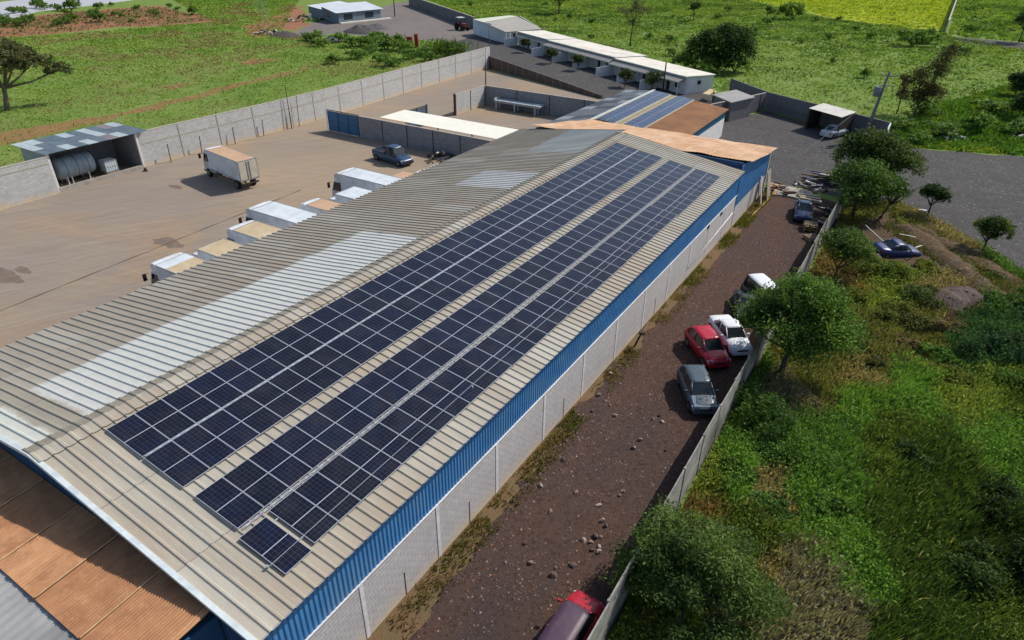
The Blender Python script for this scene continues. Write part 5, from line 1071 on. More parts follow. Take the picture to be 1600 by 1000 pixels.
# weeds along the outside of the long wall: one of each four sizes, then copies
protos = [bush('leafy green bush', (0, 0, 0), 1.3, 1.5, srgb(74,104,48), srgb(110,136,66), 1000, .26, seed=201+k) for k in range(4)]
used = [False]*4; r_ = random.Random(8)
ypos = [30.2, 31.9, 33.4, 35.2, 37.4, 39.9, 42.2, 44.4, 46.9, 49.4, 51.8, 54.6, 57.5, 60.6, 63.4, 66.8, 70.3, 74.0, 78.2, 82.6]
for k, y in enumerate(ypos):
    i = k % 4; x = -46.2-.03*max(0, y-50)-r_.random()*.7; sc = r_.uniform(.85, 1.25); lab = f"leafy green bush just behind the long wall, {ordn(k+1)} along from the lean-to shelter"
    if not used[i]: o = protos[i]; used[i] = True; o.location = (x, y, 0); o['label'] = lab; o.rotation_euler = (0, 0, r_.random()*6)
    else: o = dup(protos[i], (x, y, 0), r_.random()*6, lab)
    o.scale = (sc*1.1, sc*1.1, sc*.9); o['group'] = 'bushes behind the long wall'
# bushes scattered over the weedy corner near the gravel yard
spots = [(488,64),(505,72),(530,66),(548,74),(575,72),(590,62),(578,84),(606,78),(628,80),(598,94),(640,92),(622,70),(560,92),(660,86),(672,96),(520,100),(610,104)]
for k, (px, py) in enumerate(spots):
    p = gz(px, py); o = dup(protos[k % 4], p, r_.random()*6, f"rounded green weed clump, {ordn(k+1)} from the left in the corner below the gravel yard", 'weed clumps below the gravel yard'); s_ = r_.uniform(1.0, 1.75); o.scale = (s_*1.2, s_*1.2, s_*1.05)
# cane clump
t = thing('cane_clump', 'clump of tall upright cane behind the far end of the long wall', 'plant', gz(700,86)); rng = np.random.default_rng(77); N = 700
P = np.stack([rng.normal(0, 2.4, N), rng.normal(0, 1.2, N), rng.uniform(.3, 2.4, N)], 1); V = leaf_verts(P, np.full(N, 1.1), rng, .0, .14); V[:, :, 2] = (V[:, :, 2]-P[:, None, 2])*1.4+P[:, None, 2]; V[:, :, 2] = np.abs(V[:, :, 2])
o = bpy.data.objects.new('foliage', raw_mesh('foliage', V, 4, [(0,1,2,3)], leaf_cols(P, srgb(70,98,42), srgb(110,130,56), rng), LEAF)); COL.objects.link(o); o.parent = t
mb = MB()
for k in range(40): x, y = rng.normal(0, 2.2), rng.normal(0, 1.0); mb.tube([(x, y, 0), (x+.1, y, 1.2), (x+.25, y+.05, 2.3)], [.05, .045, .02], 5)
mb.build('stem', M('cane', srgb(122,128,62), srgb(96,100,50)), t, world=False)
# shrubs on the red soil
spots = [(22,20,1.6),(40,22,1.2),(70,14,1.5),(55,12,2.2),(90,16,1.6),(112,16,2.4),(118,12,1.8),(108,22,1.4),(146,26,1.6),(156,34,2.2),(148,24,1.3),(156,12,1.4),(243,24,1.4),(302,22,1.7),(5,40,1.7),(15,36,1.8),(28,40,1.6),(40,38,1.6),(50,34,1.5),(88,40,1.3),(104,36,1.5),(116,34,1.7),(214,15,1.1),(266,11,1.0),(278,15,.9),(178,24,.9),(190,26,.9),(204,33,.7),(34,18,1.3),(174,9,.9)]
for k, (px, py, s_) in enumerate(spots):
    o = dup(protos[(k*3) % 4], gz(px, py+1), r_.random()*6, f"small shrub on the red soil patch, {ordn(k+1)} in the scatter at top left", 'shrubs on the red soil'); o.scale = (s_*.72, s_*.72, s_*.9)
spots = sorted(spots)
for k, o in enumerate(sorted([o for o in bpy.data.objects if o.get('group') == 'shrubs on the red soil'], key=lambda q: q.location.y)): o['label'] = f"small dull shrub on the red soil, {ordn(k+1)} from the left photo edge"
# shrubs in the far field and around the lot
def gd(px, py, s_, lab, i=0, zs=1.0):
    o = dup(protos[i], gz(px, py), r_.random()*6, lab); o.scale = (s_, s_, s_*zs); 
    if 'group' in o: del o['group']
    return o
gd(1240,30,2.6,'dark round bush at the edge of the bright crop field',1,1.3); gd(1425,72,2.6,'wide bush heap where the crop field meets the pale wall',2,.9); gd(1450,68,2.2,'bush heap touching the foot of the pale boundary wall',3,.9)
gd(1518,50,1.5,'lone dark bush on the grass right of the pale boundary wall',0); gd(1512,205,1.6,'brown green shrub above the gravel road near right edge',1,1.2); gd(1470,212,1.8,'weed heap with pale stones on the bank above the gravel road',2,.7); gd(1590,212,1.7,'weed heap at the right edge on the bank above the gravel road',3,.8)
gd(1400,205,1.5,'weed clump beside the pale slab end wall',0,.9); gd(1425,222,1.3,'weed clump on the road bank right of the slab end wall',1,.8); gd(1445,180,1.7,'weed clump under the tall airy tree',2,.8); gd(1085,106,2.6,'pale green thicket under the big dark tree, left part',1,.9); gd(1120,116,2.6,'pale green thicket under the big dark tree, middle part',2,.8); gd(1148,112,2.3,'pale green thicket under the big dark tree, right part',3,.8)
gd(1555,178,2.2,'broad weed mound below the dark bushy edge tree',0,.7); gd(1490,86,2.0,'weed mound beside the far road start',1,.7)
sp = [(735,9),(855,8),(868,33),(890,30),(925,36),(925,60),(1048,66),(1052,28),(1120,30),(1136,18),(1180,50),(1208,34),(1250,68),(1277,34),(1295,62),(1350,122),(1360,60),(1338,47),(1250,18),(1300,100),(1206,22),(1195,38),(1048,88),(1015,60),(1310,32)]
for k, (px, py) in enumerate(sp):
    o = dup(protos[k % 4], gz(px, py), r_.random()*6, '', 'low shrubs dotted over the green field'); s_ = r_.uniform(.55, 1.15); o.scale = (s_*.8, s_*.8, s_*1.1)
for k, o in enumerate(sorted([o for o in bpy.data.objects if o.get('group') == 'low shrubs dotted over the green field'], key=lambda q: math.atan2(q.location.x-CAM[0], q.location.y-CAM[1]))): o['label'] = f"low dark shrub dotted in the green field, {ordn(k+1)} from the left"
# shrubs of the undergrowth
for k, (px, py, R, h, c1, c2, lab) in enumerate(((1395,432,1.2,1.2,srgb(92,108,44),srgb(130,140,60),'yellow-green bush below the blue wreck'),(1450,425,1.0,.9,srgb(96,110,46),srgb(124,132,58),'low yellow-green bush right of the blue wreck'),(1380,500,1.1,1.0,srgb(84,96,44),srgb(112,116,56),'olive bush midway between the large tree and the purple soil heap'),(1430,470,1.2,1.1,srgb(66,80,46),srgb(90,102,60),'grey-green bush left of the purple soil heap'),(1530,560,1.5,1.3,srgb(44,72,44),srgb(64,96,58),'dark blue-green broadleaf bush right of the tan weeds'),(1575,545,1.4,1.2,srgb(46,66,40),srgb(62,86,50),'dark broadleaf bush at the right photo edge'),(1590,480,1.2,1.1,srgb(66,92,44),srgb(90,118,54),'green bush at the right edge below the road ditch'),(1335,480,1.2,1.1,srgb(86,100,42),srgb(126,128,54),'yellowish bush directly right of the large tree'),(1178,672,1.45,1.7,srgb(64,92,42),srgb(94,124,56),'leafy green bush leaning on the slab fence below the grey hatchback'),(1145,745,.9,.8,srgb(66,90,40),srgb(92,118,52),'small green bush at the fence above the glossy tree'),(1360,430,1.2,1.4,srgb(80,98,44),srgb(112,126,56),'bush left of the blue wreck below the bare branches'),(1345,545,1.0,.8,srgb(96,92,52),srgb(120,110,64),'brownish low bush right of the large tree'),(1215,720,1.0,.8,srgb(60,86,40),srgb(80,110,48),'mid green clump in the weeds below the large tree'),(1300,470,1.0,0.9,srgb(92,108,48),srgb(128,136,64),'yellow-green weed mound in the undergrowth, above the large tree crown on its right'),(1430,510,1.1,0.9,srgb(86,92,52),srgb(116,114,68),'olive weed mound in the undergrowth, left below the purple soil heap'),(1475,520,1.0,0.8,srgb(112,100,68),srgb(140,126,90),'dry tan weed mound in the undergrowth, directly below the purple soil heap'),(1360,570,0.9,0.7,srgb(86,92,52),srgb(116,114,68),'olive weed mound in the undergrowth, midway right of the large tree trunk'),(1300,520,0.8,0.7,srgb(92,108,48),srgb(128,136,64),'yellow-green weed mound in the undergrowth, touching the right side of the large tree crown'),(1560,480,1.0,0.9,srgb(66,94,44),srgb(98,126,60),'mid green weed mound in the undergrowth, below the right end of the soil banks'),(1460,560,0.9,0.8,srgb(76,106,44),srgb(110,140,60),'bright green weed mound in the undergrowth, left of the dark broadleaf bush'),(1545,430,0.9,0.6,srgb(112,100,68),srgb(140,126,90),'dry tan weed mound in the undergrowth, at the lower end of the soil banks'),(1320,410,1.0,1.2,srgb(92,108,48),srgb(128,136,64),'yellow-green weed mound in the undergrowth, left of the wreck, behind the pallets'),(1415,545,0.8,0.6,srgb(112,100,68),srgb(140,126,90),'dry tan weed mound in the undergrowth, between the purple soil heap and bright grass'),(1500,600,0.9,0.7,srgb(92,108,48),srgb(128,136,64),'yellow-green weed mound in the undergrowth, below the dark broadleaf bush'),(1590,600,1.1,0.9,srgb(66,94,44),srgb(98,126,60),'mid green weed mound in the undergrowth, lower right of the dark broadleaf bush'),(1260,640,0.8,0.6,srgb(112,100,68),srgb(140,126,90),'dry tan weed mound in the undergrowth, at the foot of the large tree'),(1380,640,0.9,0.7,srgb(76,106,44),srgb(110,140,60),'bright green weed mound in the undergrowth, in the middle of the bright grass'),(1200,800,0.8,0.7,srgb(66,94,44),srgb(98,126,60),'mid green weed mound in the undergrowth, right of the fence shadow, above the glossy tree'),(1300,800,0.9,0.8,srgb(76,106,44),srgb(110,140,60),'bright green weed mound in the undergrowth, upper right of the glossy tree'),(1420,720,0.9,1.0,srgb(58,76,36),srgb(80,98,48),'dark green weed mound in the undergrowth, at the upper edge of the long dark grass'),(1560,800,1.2,1.3,srgb(42,56,28),srgb(60,76,36),'very dark green weed mound in the undergrowth, in the deep shade at the right edge'),(1500,900,1.1,1.2,srgb(58,76,36),srgb(80,98,48),'dark green weed mound in the undergrowth, in the middle of the long dark grass'),(1590,900,1.2,1.3,srgb(42,56,28),srgb(60,76,36),'very dark green weed mound in the undergrowth, near the lower right photo corner'),(1010,975,.7,.6,srgb(96,104,40),srgb(128,132,52),'small yellow-green bush at the fence foot by the dark red pickup'))):
    bush(lab, gz(px, py), R, h, c1, c2, 3200, .15)
# ---------------------------------------------------------------- ground cover
UG = [(1290,600,48,'olive'),(1230,640,35,'grey'),(1400,530,75,'olive'),(1330,590,45,'tan'),(1420,590,40,'lush'),(1350,635,60,'lush'),(1500,630,65,'yellow'),(1560,690,55,'lush'),(1400,680,30,'oliveg'),(1372,715,36,'oliveg'),(1300,720,60,'green'),(1220,700,50,'green'),(1260,785,45,'lush'),(1340,770,50,'green'),(1330,850,50,'lush'),(1350,910,40,'lush'),(1480,760,95,'dark'),(1540,850,85,'deep'),(1450,870,70,'dark'),(1450,955,80,'dark'),(1560,955,60,'oliveg'),(1240,930,55,'grey'),(1290,985,50,'grey'),(1215,775,36,'tan'),(1100,790,30,'red'),(1110,755,28,'yellow'),(1145,730,36,'lush'),(1170,660,45,'green'),(1500,470,36,'purple'),(1440,500,40,'olive'),(1520,540,48,'teal'),(1570,510,40,'teal'),(1590,450,40,'green'),(1470,435,45,'tan'),(1400,440,36,'yellow'),(1330,450,36,'red'),(1380,480,40,'yellow'),(1550,610,50,'yellow'),(1280,540,40,'olive'),(1600,760,60,'green'),(1620,620,50,'oliveg'),(1180,860,40,'oliveg'),(1380,820,40,'dark'),(1200,900,40,'tan'),(980,985,40,'yellow'),(1500,690,40,'lush'),(1440,640,40,'lush'),(1280,680,40,'green'),(1400,740,40,'oliveg')]
PAL = dict(tan=(srgb(136,122,90),.42), grey=(srgb(124,117,100),.6), olive=(srgb(104,102,60),.42), lush=(srgb(98,130,56),.5), yellow=(srgb(116,128,58),.46), brown=(srgb(98,90,68),.55), green=(srgb(84,114,52),.5), dark=(srgb(66,84,38),.85), deep=(srgb(48,62,30),.95), oliveg=(srgb(84,98,44),.62), red=(srgb(120,102,70),.4), purple=(srgb(92,74,66),.25), teal=(srgb(54,84,52),.6))  # dark and deep put the shadow within tall grass into the plant colour
def to_px(x, y, z=0):
    d = (np.stack([x-CAM[0], y-CAM[1], np.full_like(x, z)-CAM[2]], 1)) @ ROT.T; return 800+FPX*d[:, 0]/d[:, 2], 500-FPX*d[:, 1]/d[:, 2], d[:, 2]
def ug_color(x, y, rng, j=34):
    px, py, dz = to_px(x, y); k = dz/28.0
    px = px+(fbm(x, y, 2.2, 3)-.5)*2*j*1.6/k+rng.normal(0, 8, len(x)); py = py+(fbm(x, y, 2.2, 9)-.5)*2*j*1.6/k+rng.normal(0, 8, len(x))
    best = np.full(len(x), 1e9); ci = np.zeros(len(x), int)
    for i, (a, b, r, _) in enumerate(UG):
        d = np.hypot(px-a, py-b)/r; q = d < best; best[q] = d[q]; ci[q] = i
    cols = np.array([PAL[u[3]][0] for u in UG])[ci]; hs = np.array([PAL[u[3]][1] for u in UG])[ci]; return cols, hs
def blades(name, x, y, z, h, wd, cols, rng, mat=BLADE, lean=.5, wind=(.25, .1), kind='stuff', label=None, cat=None):
    N = len(x); a = rng.random(N)*2*PI; ld = np.stack([np.cos(a), np.sin(a)], 1)*(lean*rng.random(N))[:, None]+np.array(wind)[None, :]
    b = a+PI/2+rng.normal(0, .6, N); s = np.stack([np.cos(b), np.sin(b)], 1)*(wd/2)[:, None]
    B = np.stack([x, y], 1); Md = B+ld*(h*.42)[:, None]; T = B+ld*(h*1.05)[:, None]
    def c3(p, zz): return np.concatenate([p, zz[:, None]], 1)
    zt = np.sqrt(np.clip(1-.55*(np.hypot(ld[:, 0], ld[:, 1])), .25, 1))
    V = np.stack([c3(B-s, z-.03), c3(B+s, z-.03), c3(Md+s*.8, z+h*.58*zt), c3(Md-s*.8, z+h*.58*zt), c3(T, z+h*zt)], 1)
    o = bpy.data.objects.new(name, raw_mesh(name, V, 5, [(0, 1, 2, 3), (3, 2, 4)], cols, mat)); COL.objects.link(o); return tag(o, label, cat, kind=kind)
rng = np.random.default_rng(5)
UPOLY = [(17.3,-14),(60,-14),(52,18),(46,29),(36,42),(30.6,48.5),(25.8,55),(21,59.5),(17.4,57)]
def samp(n, poly, rng, dens=None):
    xs = [p[0] for p in poly]; ys = [p[1] for p in poly]; x = rng.uniform(min(xs), max(xs), n); y = rng.uniform(min(ys), max(ys), n); k = inpoly(x, y, poly)
    if dens is not None: k &= rng.random(n) < dens(x, y)
    return x[k], y[k]
def visible(x, y, m_=60):
    px, py, dz = to_px(x, y); return (dz > .5) & (px > -m_) & (px < 1600+m_) & (py > -m_) & (py < 1000+m_*2)
def mound(x, y): return .85*np.clip(fbm(x, y, 3.4, 21)-.42, 0, 1)*1.5+.25*fbm(x, y, .9, 22)
# hummocky floor under the weeds
nx_, ny_ = 170, 260; gx = np.linspace(17.25, 56, nx_); gy = np.linspace(-12, 59, ny_); XX, YY = np.meshgrid(gx, gy); xf_, yf_ = XX.ravel(), YY.ravel(); ins = inpoly(xf_, yf_, UPOLY)
pitd = np.clip(1-np.hypot((xf_-22.3)/3.4, (yf_-47.2)/3.0), 0, 1)
zz = np.where(ins, mound(xf_, yf_)*.75*(1-np.clip(pitd*3, 0, 1))-.05, -.3); c_, _ = ug_color(xf_, yf_, rng)
F = [(i*nx_+j, i*nx_+j+1, (i+1)*nx_+j+1, (i+1)*nx_+j) for i in range(ny_-1) for j in range(nx_-1)]
me = bpy.data.meshes.new('undergrowth_mounds'); me.from_pydata(np.stack([xf_, yf_, zz], 1).tolist(), [], F); at = me.attributes.new('col', 'FLOAT_COLOR', 'POINT'); at.data.foreach_set('color', np.concatenate([c_*.8, np.ones((len(c_), 1))], 1).reshape(-1)); me.polygons.foreach_set('use_smooth', [True]*len(F))
sm = NT('weed_floor'); a_ = sm.n('ShaderNodeAttribute'); a_.attribute_name = 'col'; sm.bump(sm.noise(sm.pos(), 5, 8, .8), 1.0, .2); me.materials.append(sm.done(sm.mix(sm.math('MULTIPLY', sm.ramp(sm.noise(sm.pos(), 3, 6, .7), .35, .7), .7), a_.outputs['Color'], srgb(74,62,40)), .95, 0, .1))
o = bpy.data.objects.new('undergrowth_mounds', me); COL.objects.link(o); tag(o, kind='structure')
def zfloor(x, y): return np.maximum(mound(x, y)*.75*(1-np.clip(np.clip(1-np.hypot((x-22.3)/3.4, (y-47.2)/3.0), 0, 1)*3, 0, 1))-.05, 0)
def bankfree(x, y): return np.where(np.hypot((x-22.3)/2.3, (y-47.2)/2.0) < 1, 0, 1.0)*np.where(inpoly(x, y, PITP) & (fbm(x, y, 1.6, 95) < .58), .04, 1.0)
n0 = 620000; x, y = samp(n0, UPOLY, rng, lambda x, y: np.clip(1.15-(y-5)/60, .38, 1)*bankfree(x, y)); k = visible(x, y); x, y = x[k], y[k]
cols, hs = ug_color(x, y, rng); cl = fbm(x, y, 1.1, 31); hs = hs*.82*(.45+1.1*cl)*(.7+.6*rng.random(len(x)))
edge = np.clip((58.5-.0*x-y-(x-17)*.45)/6, .3, 1); hs = hs*np.where(y > 38, .8, 1)
cols = cols*1.6*(.75+.5*rng.random((len(x), 1))); straw = rng.random(len(x)) < .02; cols[straw] = srgb(176,164,128)
blades('tall_weeds', x, y, zfloor(x, y), hs, .035+.022*rng.random(len(x))+.0006*np.maximum(0, y), cols, rng, label='rank mixed grass and weeds right of the slab fence', cat='weeds')
# broad-leaved weeds among the grass
x, y = samp(520000, UPOLY, rng, lambda x, y: np.clip((fbm(x, y, 2.6, 44)-.30)*5, .25, 1)*bankfree(x, y)); k = visible(x, y); x, y = x[k], y[k]; cols, hs = ug_color(x, y, rng, 38)
k = (cols[:, 1] > cols[:, 0]*1.02) & (hs < .66) | (rng.random(len(x)) < .25); x, y, cols, hs = x[k], y[k], cols[k], hs[k]
gr = np.array(srgb(84,108,52)); cols = (cols*.75+gr*.25)*1.5; P = np.stack([x, y, zfloor(x, y)+hs*(.3+.85*rng.random(len(x)))*(.5+1.0*fbm(x, y, 1.1, 31))], 1)
me = raw_mesh('broad_weeds', leaf_verts(P, np.full(len(P), .11)+.0012*np.maximum(0, y), rng, .5, .55), 4, [(0, 1, 2, 3)], cols*(.7+.5*rng.random((len(x), 1))), HERB); o = bpy.data.objects.new('broad_weeds', me); COL.objects.link(o); tag(o, 'low broad-leaved weeds spread through the undergrowth', 'weeds', kind='stuff')
# verge weeds at the foot of the warehouse wall
x = rng.uniform(10.2, 11.4, 20000); y = rng.uniform(-8, 57, 20000); k = (rng.random(20000) < np.clip((fbm(x, y, 1.8, 51)-.42)*5, 0, 1)*np.clip(1.5-(x-10.2)*1.1, 0, 1)) & (x > 10.25); x, y = x[k], y[k]
c = np.where(fbm(x, y, 2.0, 52)[:, None] > .52, np.array(srgb(104,106,54)), np.array(srgb(132,118,86))); blades('verge_grass', x, y, np.zeros(len(x))+.01, .08+.22*rng.random(len(x))*(1+(y > 40)*.9), .04+.03*rng.random(len(x)), c*(.7+.6*rng.random((len(x), 1))), rng, label='dry grass along the foot of the whitewashed wall', cat='grass')
# left field and far field grass in tufts
LPOLY = [(-44.6,-5),(-44.8,40),(-44.8,60),(-46,92),(-62,100),G(700,70)[:2],G(640,62)[:2],G(470,60)[:2],G(440,50)[:2],G(475,-14)[:2],G(240,-16)[:2],G(335,34)[:2],G(180,48)[:2],G(0,60)[:2],G(-60,62)[:2],(-140,-5)]
TRK = gp((-40,236),(60,214),(130,197),(250,172),(330,150),(420,126),(480,109),(478,104),(400,122),(330,138),(250,158),(130,184),(60,197),(-40,214))
def field(name, poly, n, hmax, wd, c1, c2, c3, label, seed, avoid=(), thin=None):
    rng = np.random.default_rng(seed); x, y = samp(n, poly, rng); k = visible(x, y, 20)
    for av in avoid: k &= ~inpoly(x, y, av) | (rng.random(len(x)) < .42)
    x, y = x[k], y[k]; t = fbm(x, y, 9, seed); u = fbm(x, y, 2.2, seed+1); keep = rng.random(len(x)) < np.clip(.35+1.6*(u-.35), .2, 1); x, y, t, u = x[keep], y[keep], t[keep], u[keep]
    T = np.clip((t-.38)/.24, 0, 1)[:, None]; c = np.array(c1)*(1-T)+np.array(c2)*T; q = (fbm(x, y, 7, seed+7) > .57); c[q] = np.array(c3)
    c = c*1.12*(.8+.4*rng.random((len(x), 1))); h = .8*hmax*(.25+1.1*np.clip(u-.3, 0, 1)*(.6+.8*rng.random(len(x)))); d = np.hypot(x-CAM[0], y-CAM[1])
    P = np.stack([x, y, .02+h*rng.random(len(x))], 1); sz = wd*(.6+.8*rng.random(len(x)))*(d/110).clip(.8, 2.0)
    o = bpy.data.objects.new(name, raw_mesh(name, leaf_verts(P, sz, rng, .9, .6), 4, [(0, 1, 2, 3)], c, HERB)); COL.objects.link(o); return tag(o, label, 'grass', kind='stuff')
field('field_tufts', LPOLY, 620000, .6, .235, srgb(116,146,64), srgb(136,154,76), srgb(138,130,84), 'tufted green grass of the field left of the long wall', 61, [TRK, [(-49,19),(-43,19),(-43,29),(-49,29)]]+[gp((250,137),(280,130),(296,132),(262,141)), gp((360,102),(400,91),(440,92),(400,101)), gp((380,42),(440,22),(470,10),(480,30),(462,48),(430,46),(400,60))])
RPOLY = [G(745,40)[:2], G(690,8)[:2], G(640,-10)[:2], G(1115,-12)[:2], G(1290,28)[:2], G(1470,50)[:2], G(1490,58)[:2], G(1660,90)[:2], G(1660,250)[:2], (31.5,83.6), (20,79.8), (18.2,81), (10.5,85), (2.4,89.6), (-4.4,96.2), (-20,104.5), (-40,116.5), (-56,123)]
field('soil_weeds', gp((-40,60),(-40,44),(10,32),(120,20),(245,11),(310,23),(334,32),(250,40),(180,42),(90,52)), 9000, .7, .3, srgb(112,110,72), srgb(132,116,84), srgb(92,112,58), 'sparse dull weeds on the red soil at top left', 65)
field('field_tufts', RPOLY, 430000, .45, .30, srgb(116,144,64), srgb(130,150,68), srgb(96,122,56), 'rough green grass of the field behind the row houses', 62)
field('crop_tufts', gp((1118,-12),(1200,6),(1290,25),(1400,41),(1470,46),(1478,30),(1498,-30),(1115,-30)), 110000, .4, .4, srgb(160,178,58), srgb(174,184,66), srgb(148,166,58), 'bright yellow-green crop in the far field at top right', 63)
field('road_tufts', gp((1498,-20),(1482,56),(1540,61),(1660,70),(1660,-20)), 30000, .6, .6, srgb(118,144,62), srgb(132,154,70), srgb(98,124,56), 'green grass right of the pale boundary wall', 64)
WP = gp((1385,235),(1400,190),(1480,160),(1660,110),(1660,256),(1600,244),(1440,232))
x, y = samp(60000, WP, rng); cc = np.where(fbm(x, y, 4, 71)[:, None] > .5, np.array(srgb(84,118,42)), np.array(srgb(118,136,46))); u = fbm(x, y, 2.5, 72); blades('bank_weeds', x, y, np.zeros(len(x)), .2+1.3*np.clip(u-.35, 0, 1)*(.5+rng.random(len(x))), .16+.12*rng.random(len(x)), cc*1.25*(.65+.6*rng.random((len(x), 1))), rng, lean=.8, label='tall bright weeds above the gravel road at right', cat='weeds')
# stubble on the banks by the road
BP = [G(1390,335)[:2], G(1440,352)[:2], G(1520,400)[:2], G(1600,450)[:2], G(1600,490)[:2], G(1520,450)[:2], G(1440,400)[:2], G(1380,360)[:2]]
x, y = samp(9000, BP, rng); blades('bank_stubble', x, y, np.full(len(x), .25), .15+.3*rng.random(len(x)), .05+.04*rng.random(len(x)), np.where(rng.random((len(x), 1)) < .5, np.array(srgb(122,112,72)), np.array(srgb(92,100,56))), rng, label='thin dry stubble on the soil banks by the gravel road', cat='grass')
# ================================================================ POLES, WIRES, DEBRIS
GALV = M('pole_concrete', srgb(128,126,122), srgb(104,102,100), 3, .85, co='Position', bump=.2)
ep = thing('utility_pole', 'tapered concrete utility pole with a transformer at the parking lot corner', 'pole', (15.6, 81.1, 0)); B0 = Vector((15.6, 80.6, 0)); tp_ = Vector((16.3, 80.9, 7.7))
MB().tube([B0, B0.lerp(tp_, .5), tp_], [.24, .19, .12], 10).build('shaft', GALV, ep, True)
q = B0.lerp(tp_, .72)
MB().tube([q+Vector((-.5, -.3, -.55)), q+Vector((-.5, -.3, -.5)), q+Vector((-.5, -.3, .4)), q+Vector((-.5, -.3, .5))], [.3, .36, .36, .22], 14).build('transformer', M('transformer_grey', srgb(120,128,130), srgb(100,108,110), 3, .5, co='Position'), ep, True)
for k in (-.15, .15): MB().tube([q+Vector((-.5+k, -.3, .45)), q+Vector((-.5+k, -.3, .8))], [.06, .035], 6).build('bushing', PIL, ep)
for dz in (.15, -.9): MB().box(B0.lerp(tp_, .92)+Vector((.2, 0, dz)), (1.7, .1, .1), rad(20)).build('crossarm', GALV, ep)
for k in (-.8, 0, .8): MB().tube([B0.lerp(tp_, .92)+Vector((.2+k*.94, k*.34, .2)), B0.lerp(tp_, .92)+Vector((.2+k*.94, k*.34, .5))], [.07, .04], 6).build('insulator', PIL, ep)
g0 = Vector(G(1250,243)); gw = tag(MB().tube([q, g0], .022, 5).build('guy_wire', M('wire_steel', srgb(150,148,144), srgb(130,128,124), 4, .5, .5, .4)), 'pale guy wire slanting from the utility pole down across the silver sedan', 'wire')
WOODP = M('pole_wood', srgb(70,56,46), srgb(52,44,38), 4, .95, co='Position')
def pole(label, b, h, r=.09, mat=WOODP, lean=(0, 0), arm=False):
    t = thing('pole', label, 'pole', b); MB().tube([b, (b[0]+lean[0], b[1]+lean[1], h)], [r, r*.75], 8).build('shaft', mat, t, True)
    if arm: MB().box((b[0]+lean[0]*.95, b[1]+lean[1]*.95, h-.3), (1.3, .07, .08)).build('crossarm', mat, t)
    return t
pole('rusty steel pole standing on the inner corner of the compound back wall', (-30.95, 70.2, 0), 5.2, .09, RUSTPOST)
pole('dark thin pole at the far end of the long block wall', (-46.0, 93.6, 0), 6.6, .09, DKSTEEL)
pole('brown wooden pole in front of the nearest row house', (-13.4, 91.3, 0), 4.4, .13, WOODP)
pole('brown pole standing on the gravel yard right of the grey house', (G(617,26)[0], G(617,26)[1], 0), 6.5, .14, WOODP)
pole('thin wooden pole against the long block wall, left of the blue gate', (-43.2, 46.6, 0), 5.0, .05, WOODP, (-.1, .1))
pole('second thin pole against the long wall, beside the wooden one', (-43.3, 47.9, 0), 3.6, .04, RUSTPOST, (.0, .2))
pole('pale post at the very start of the retaining wall', (-45.3, 91.6, 0), 2.4, .06, PIL, (-.3, .5))
p = G(2,34); tag(MB().tube([p, (p[0], p[1], 3.2)], .45, 10).build('green_drum_post', M('teal_drum', (.03,.16,.15), (.02,.12,.12), 2)), 'teal upright post at the left photo edge beside the pale road', 'post')
# ---- rubble, heaps
def heap(name, label, cat, loc, R, h, mat, seed=1, el=1.0, n=28):
    V = []; F = []; K = n
    for i in range(10):
        for j in range(K):
            a = 6.2832*j/K; rr = R*(i/9); x, y = rr*math.cos(a)*el, rr*math.sin(a); z = h*max(0, 1-(i/9)**1.5)*(.6+.8*float(fbm(np.array([loc[0]+x*1.6]), np.array([loc[1]+y*1.6]), 1.1, seed)[0])); V.append((loc[0]+x, loc[1]+y, z-.03*(i == 9)))
    for i in range(9):
        for j in range(K): a = i*K+j; b = i*K+(j+1) % K; F.append((a, a+K, b+K, b))
    return tag(MB().idx(V, F).build(name, mat, smooth=True), label, cat)
HEAPG = M('gravel_heap', srgb(98,92,90), srgb(78,74,74), 3, .95, co='Position', bump=1, bscale=6, bdist=.15)
heap('gravel_heap', 'dark gravel heap before the step of the grey house', 'heap', (G(566,50)[0], G(566,50)[1], 0), 3.6, 1.5, HEAPG, 1, 1.4)
heap('gravel_heap', 'smaller low gravel heap behind the dark one beside the grey house', 'heap', (G(588,44)[0], G(588,44)[1], 0), 3.0, 1.0, M('gravel_heap_pale', srgb(112,106,104), srgb(92,88,86), 3, .95, co='Position', bump=1, bscale=6, bdist=.15), 2, 1.3)
heap('ash_heap', 'dark burnt heap of rubbish beside the smoking pale rubble', 'heap', (G(446,56)[0], G(446,56)[1], 0), 3.0, .9, M('ash', srgb(72,62,60), srgb(96,88,84), 2, .95, co='Position', bump=1, bscale=5, bdist=.15), 3, 1.4)
heap('rubble_heap', 'bluish rubble heap at the edge of the weeds below the gravel yard', 'heap', (G(524,62)[0], G(524,62)[1], 0), 2.2, .9, M('blue_rubble', srgb(136,140,146), srgb(104,108,112), 2, .95, co='Position', bump=1, bscale=5, bdist=.15), 4, 1.3)
def scraps(name, label, cat, loc, R, n, sz, mats, seed, flat=.5, hz=.6, long=3.0, part='scrap'):
    r = random.Random(seed); t = thing(name, label, cat, loc)
    for i in range(n):
        a, d = r.random()*6.28, R*math.sqrt(r.random()); z = hz*(1-d/R)*r.random()+.1; s_ = sz*r.uniform(.5, 1.3)
        MB().box((d*math.cos(a), d*math.sin(a), z), (s_*long*r.uniform(.4, 1), s_*r.uniform(.4, 1), s_*flat*r.uniform(.4, 1)), r.random()*6.28, tilt=('Y', r.gauss(0, .25))).build(part, r.choice(mats), t, world=False)
    return t
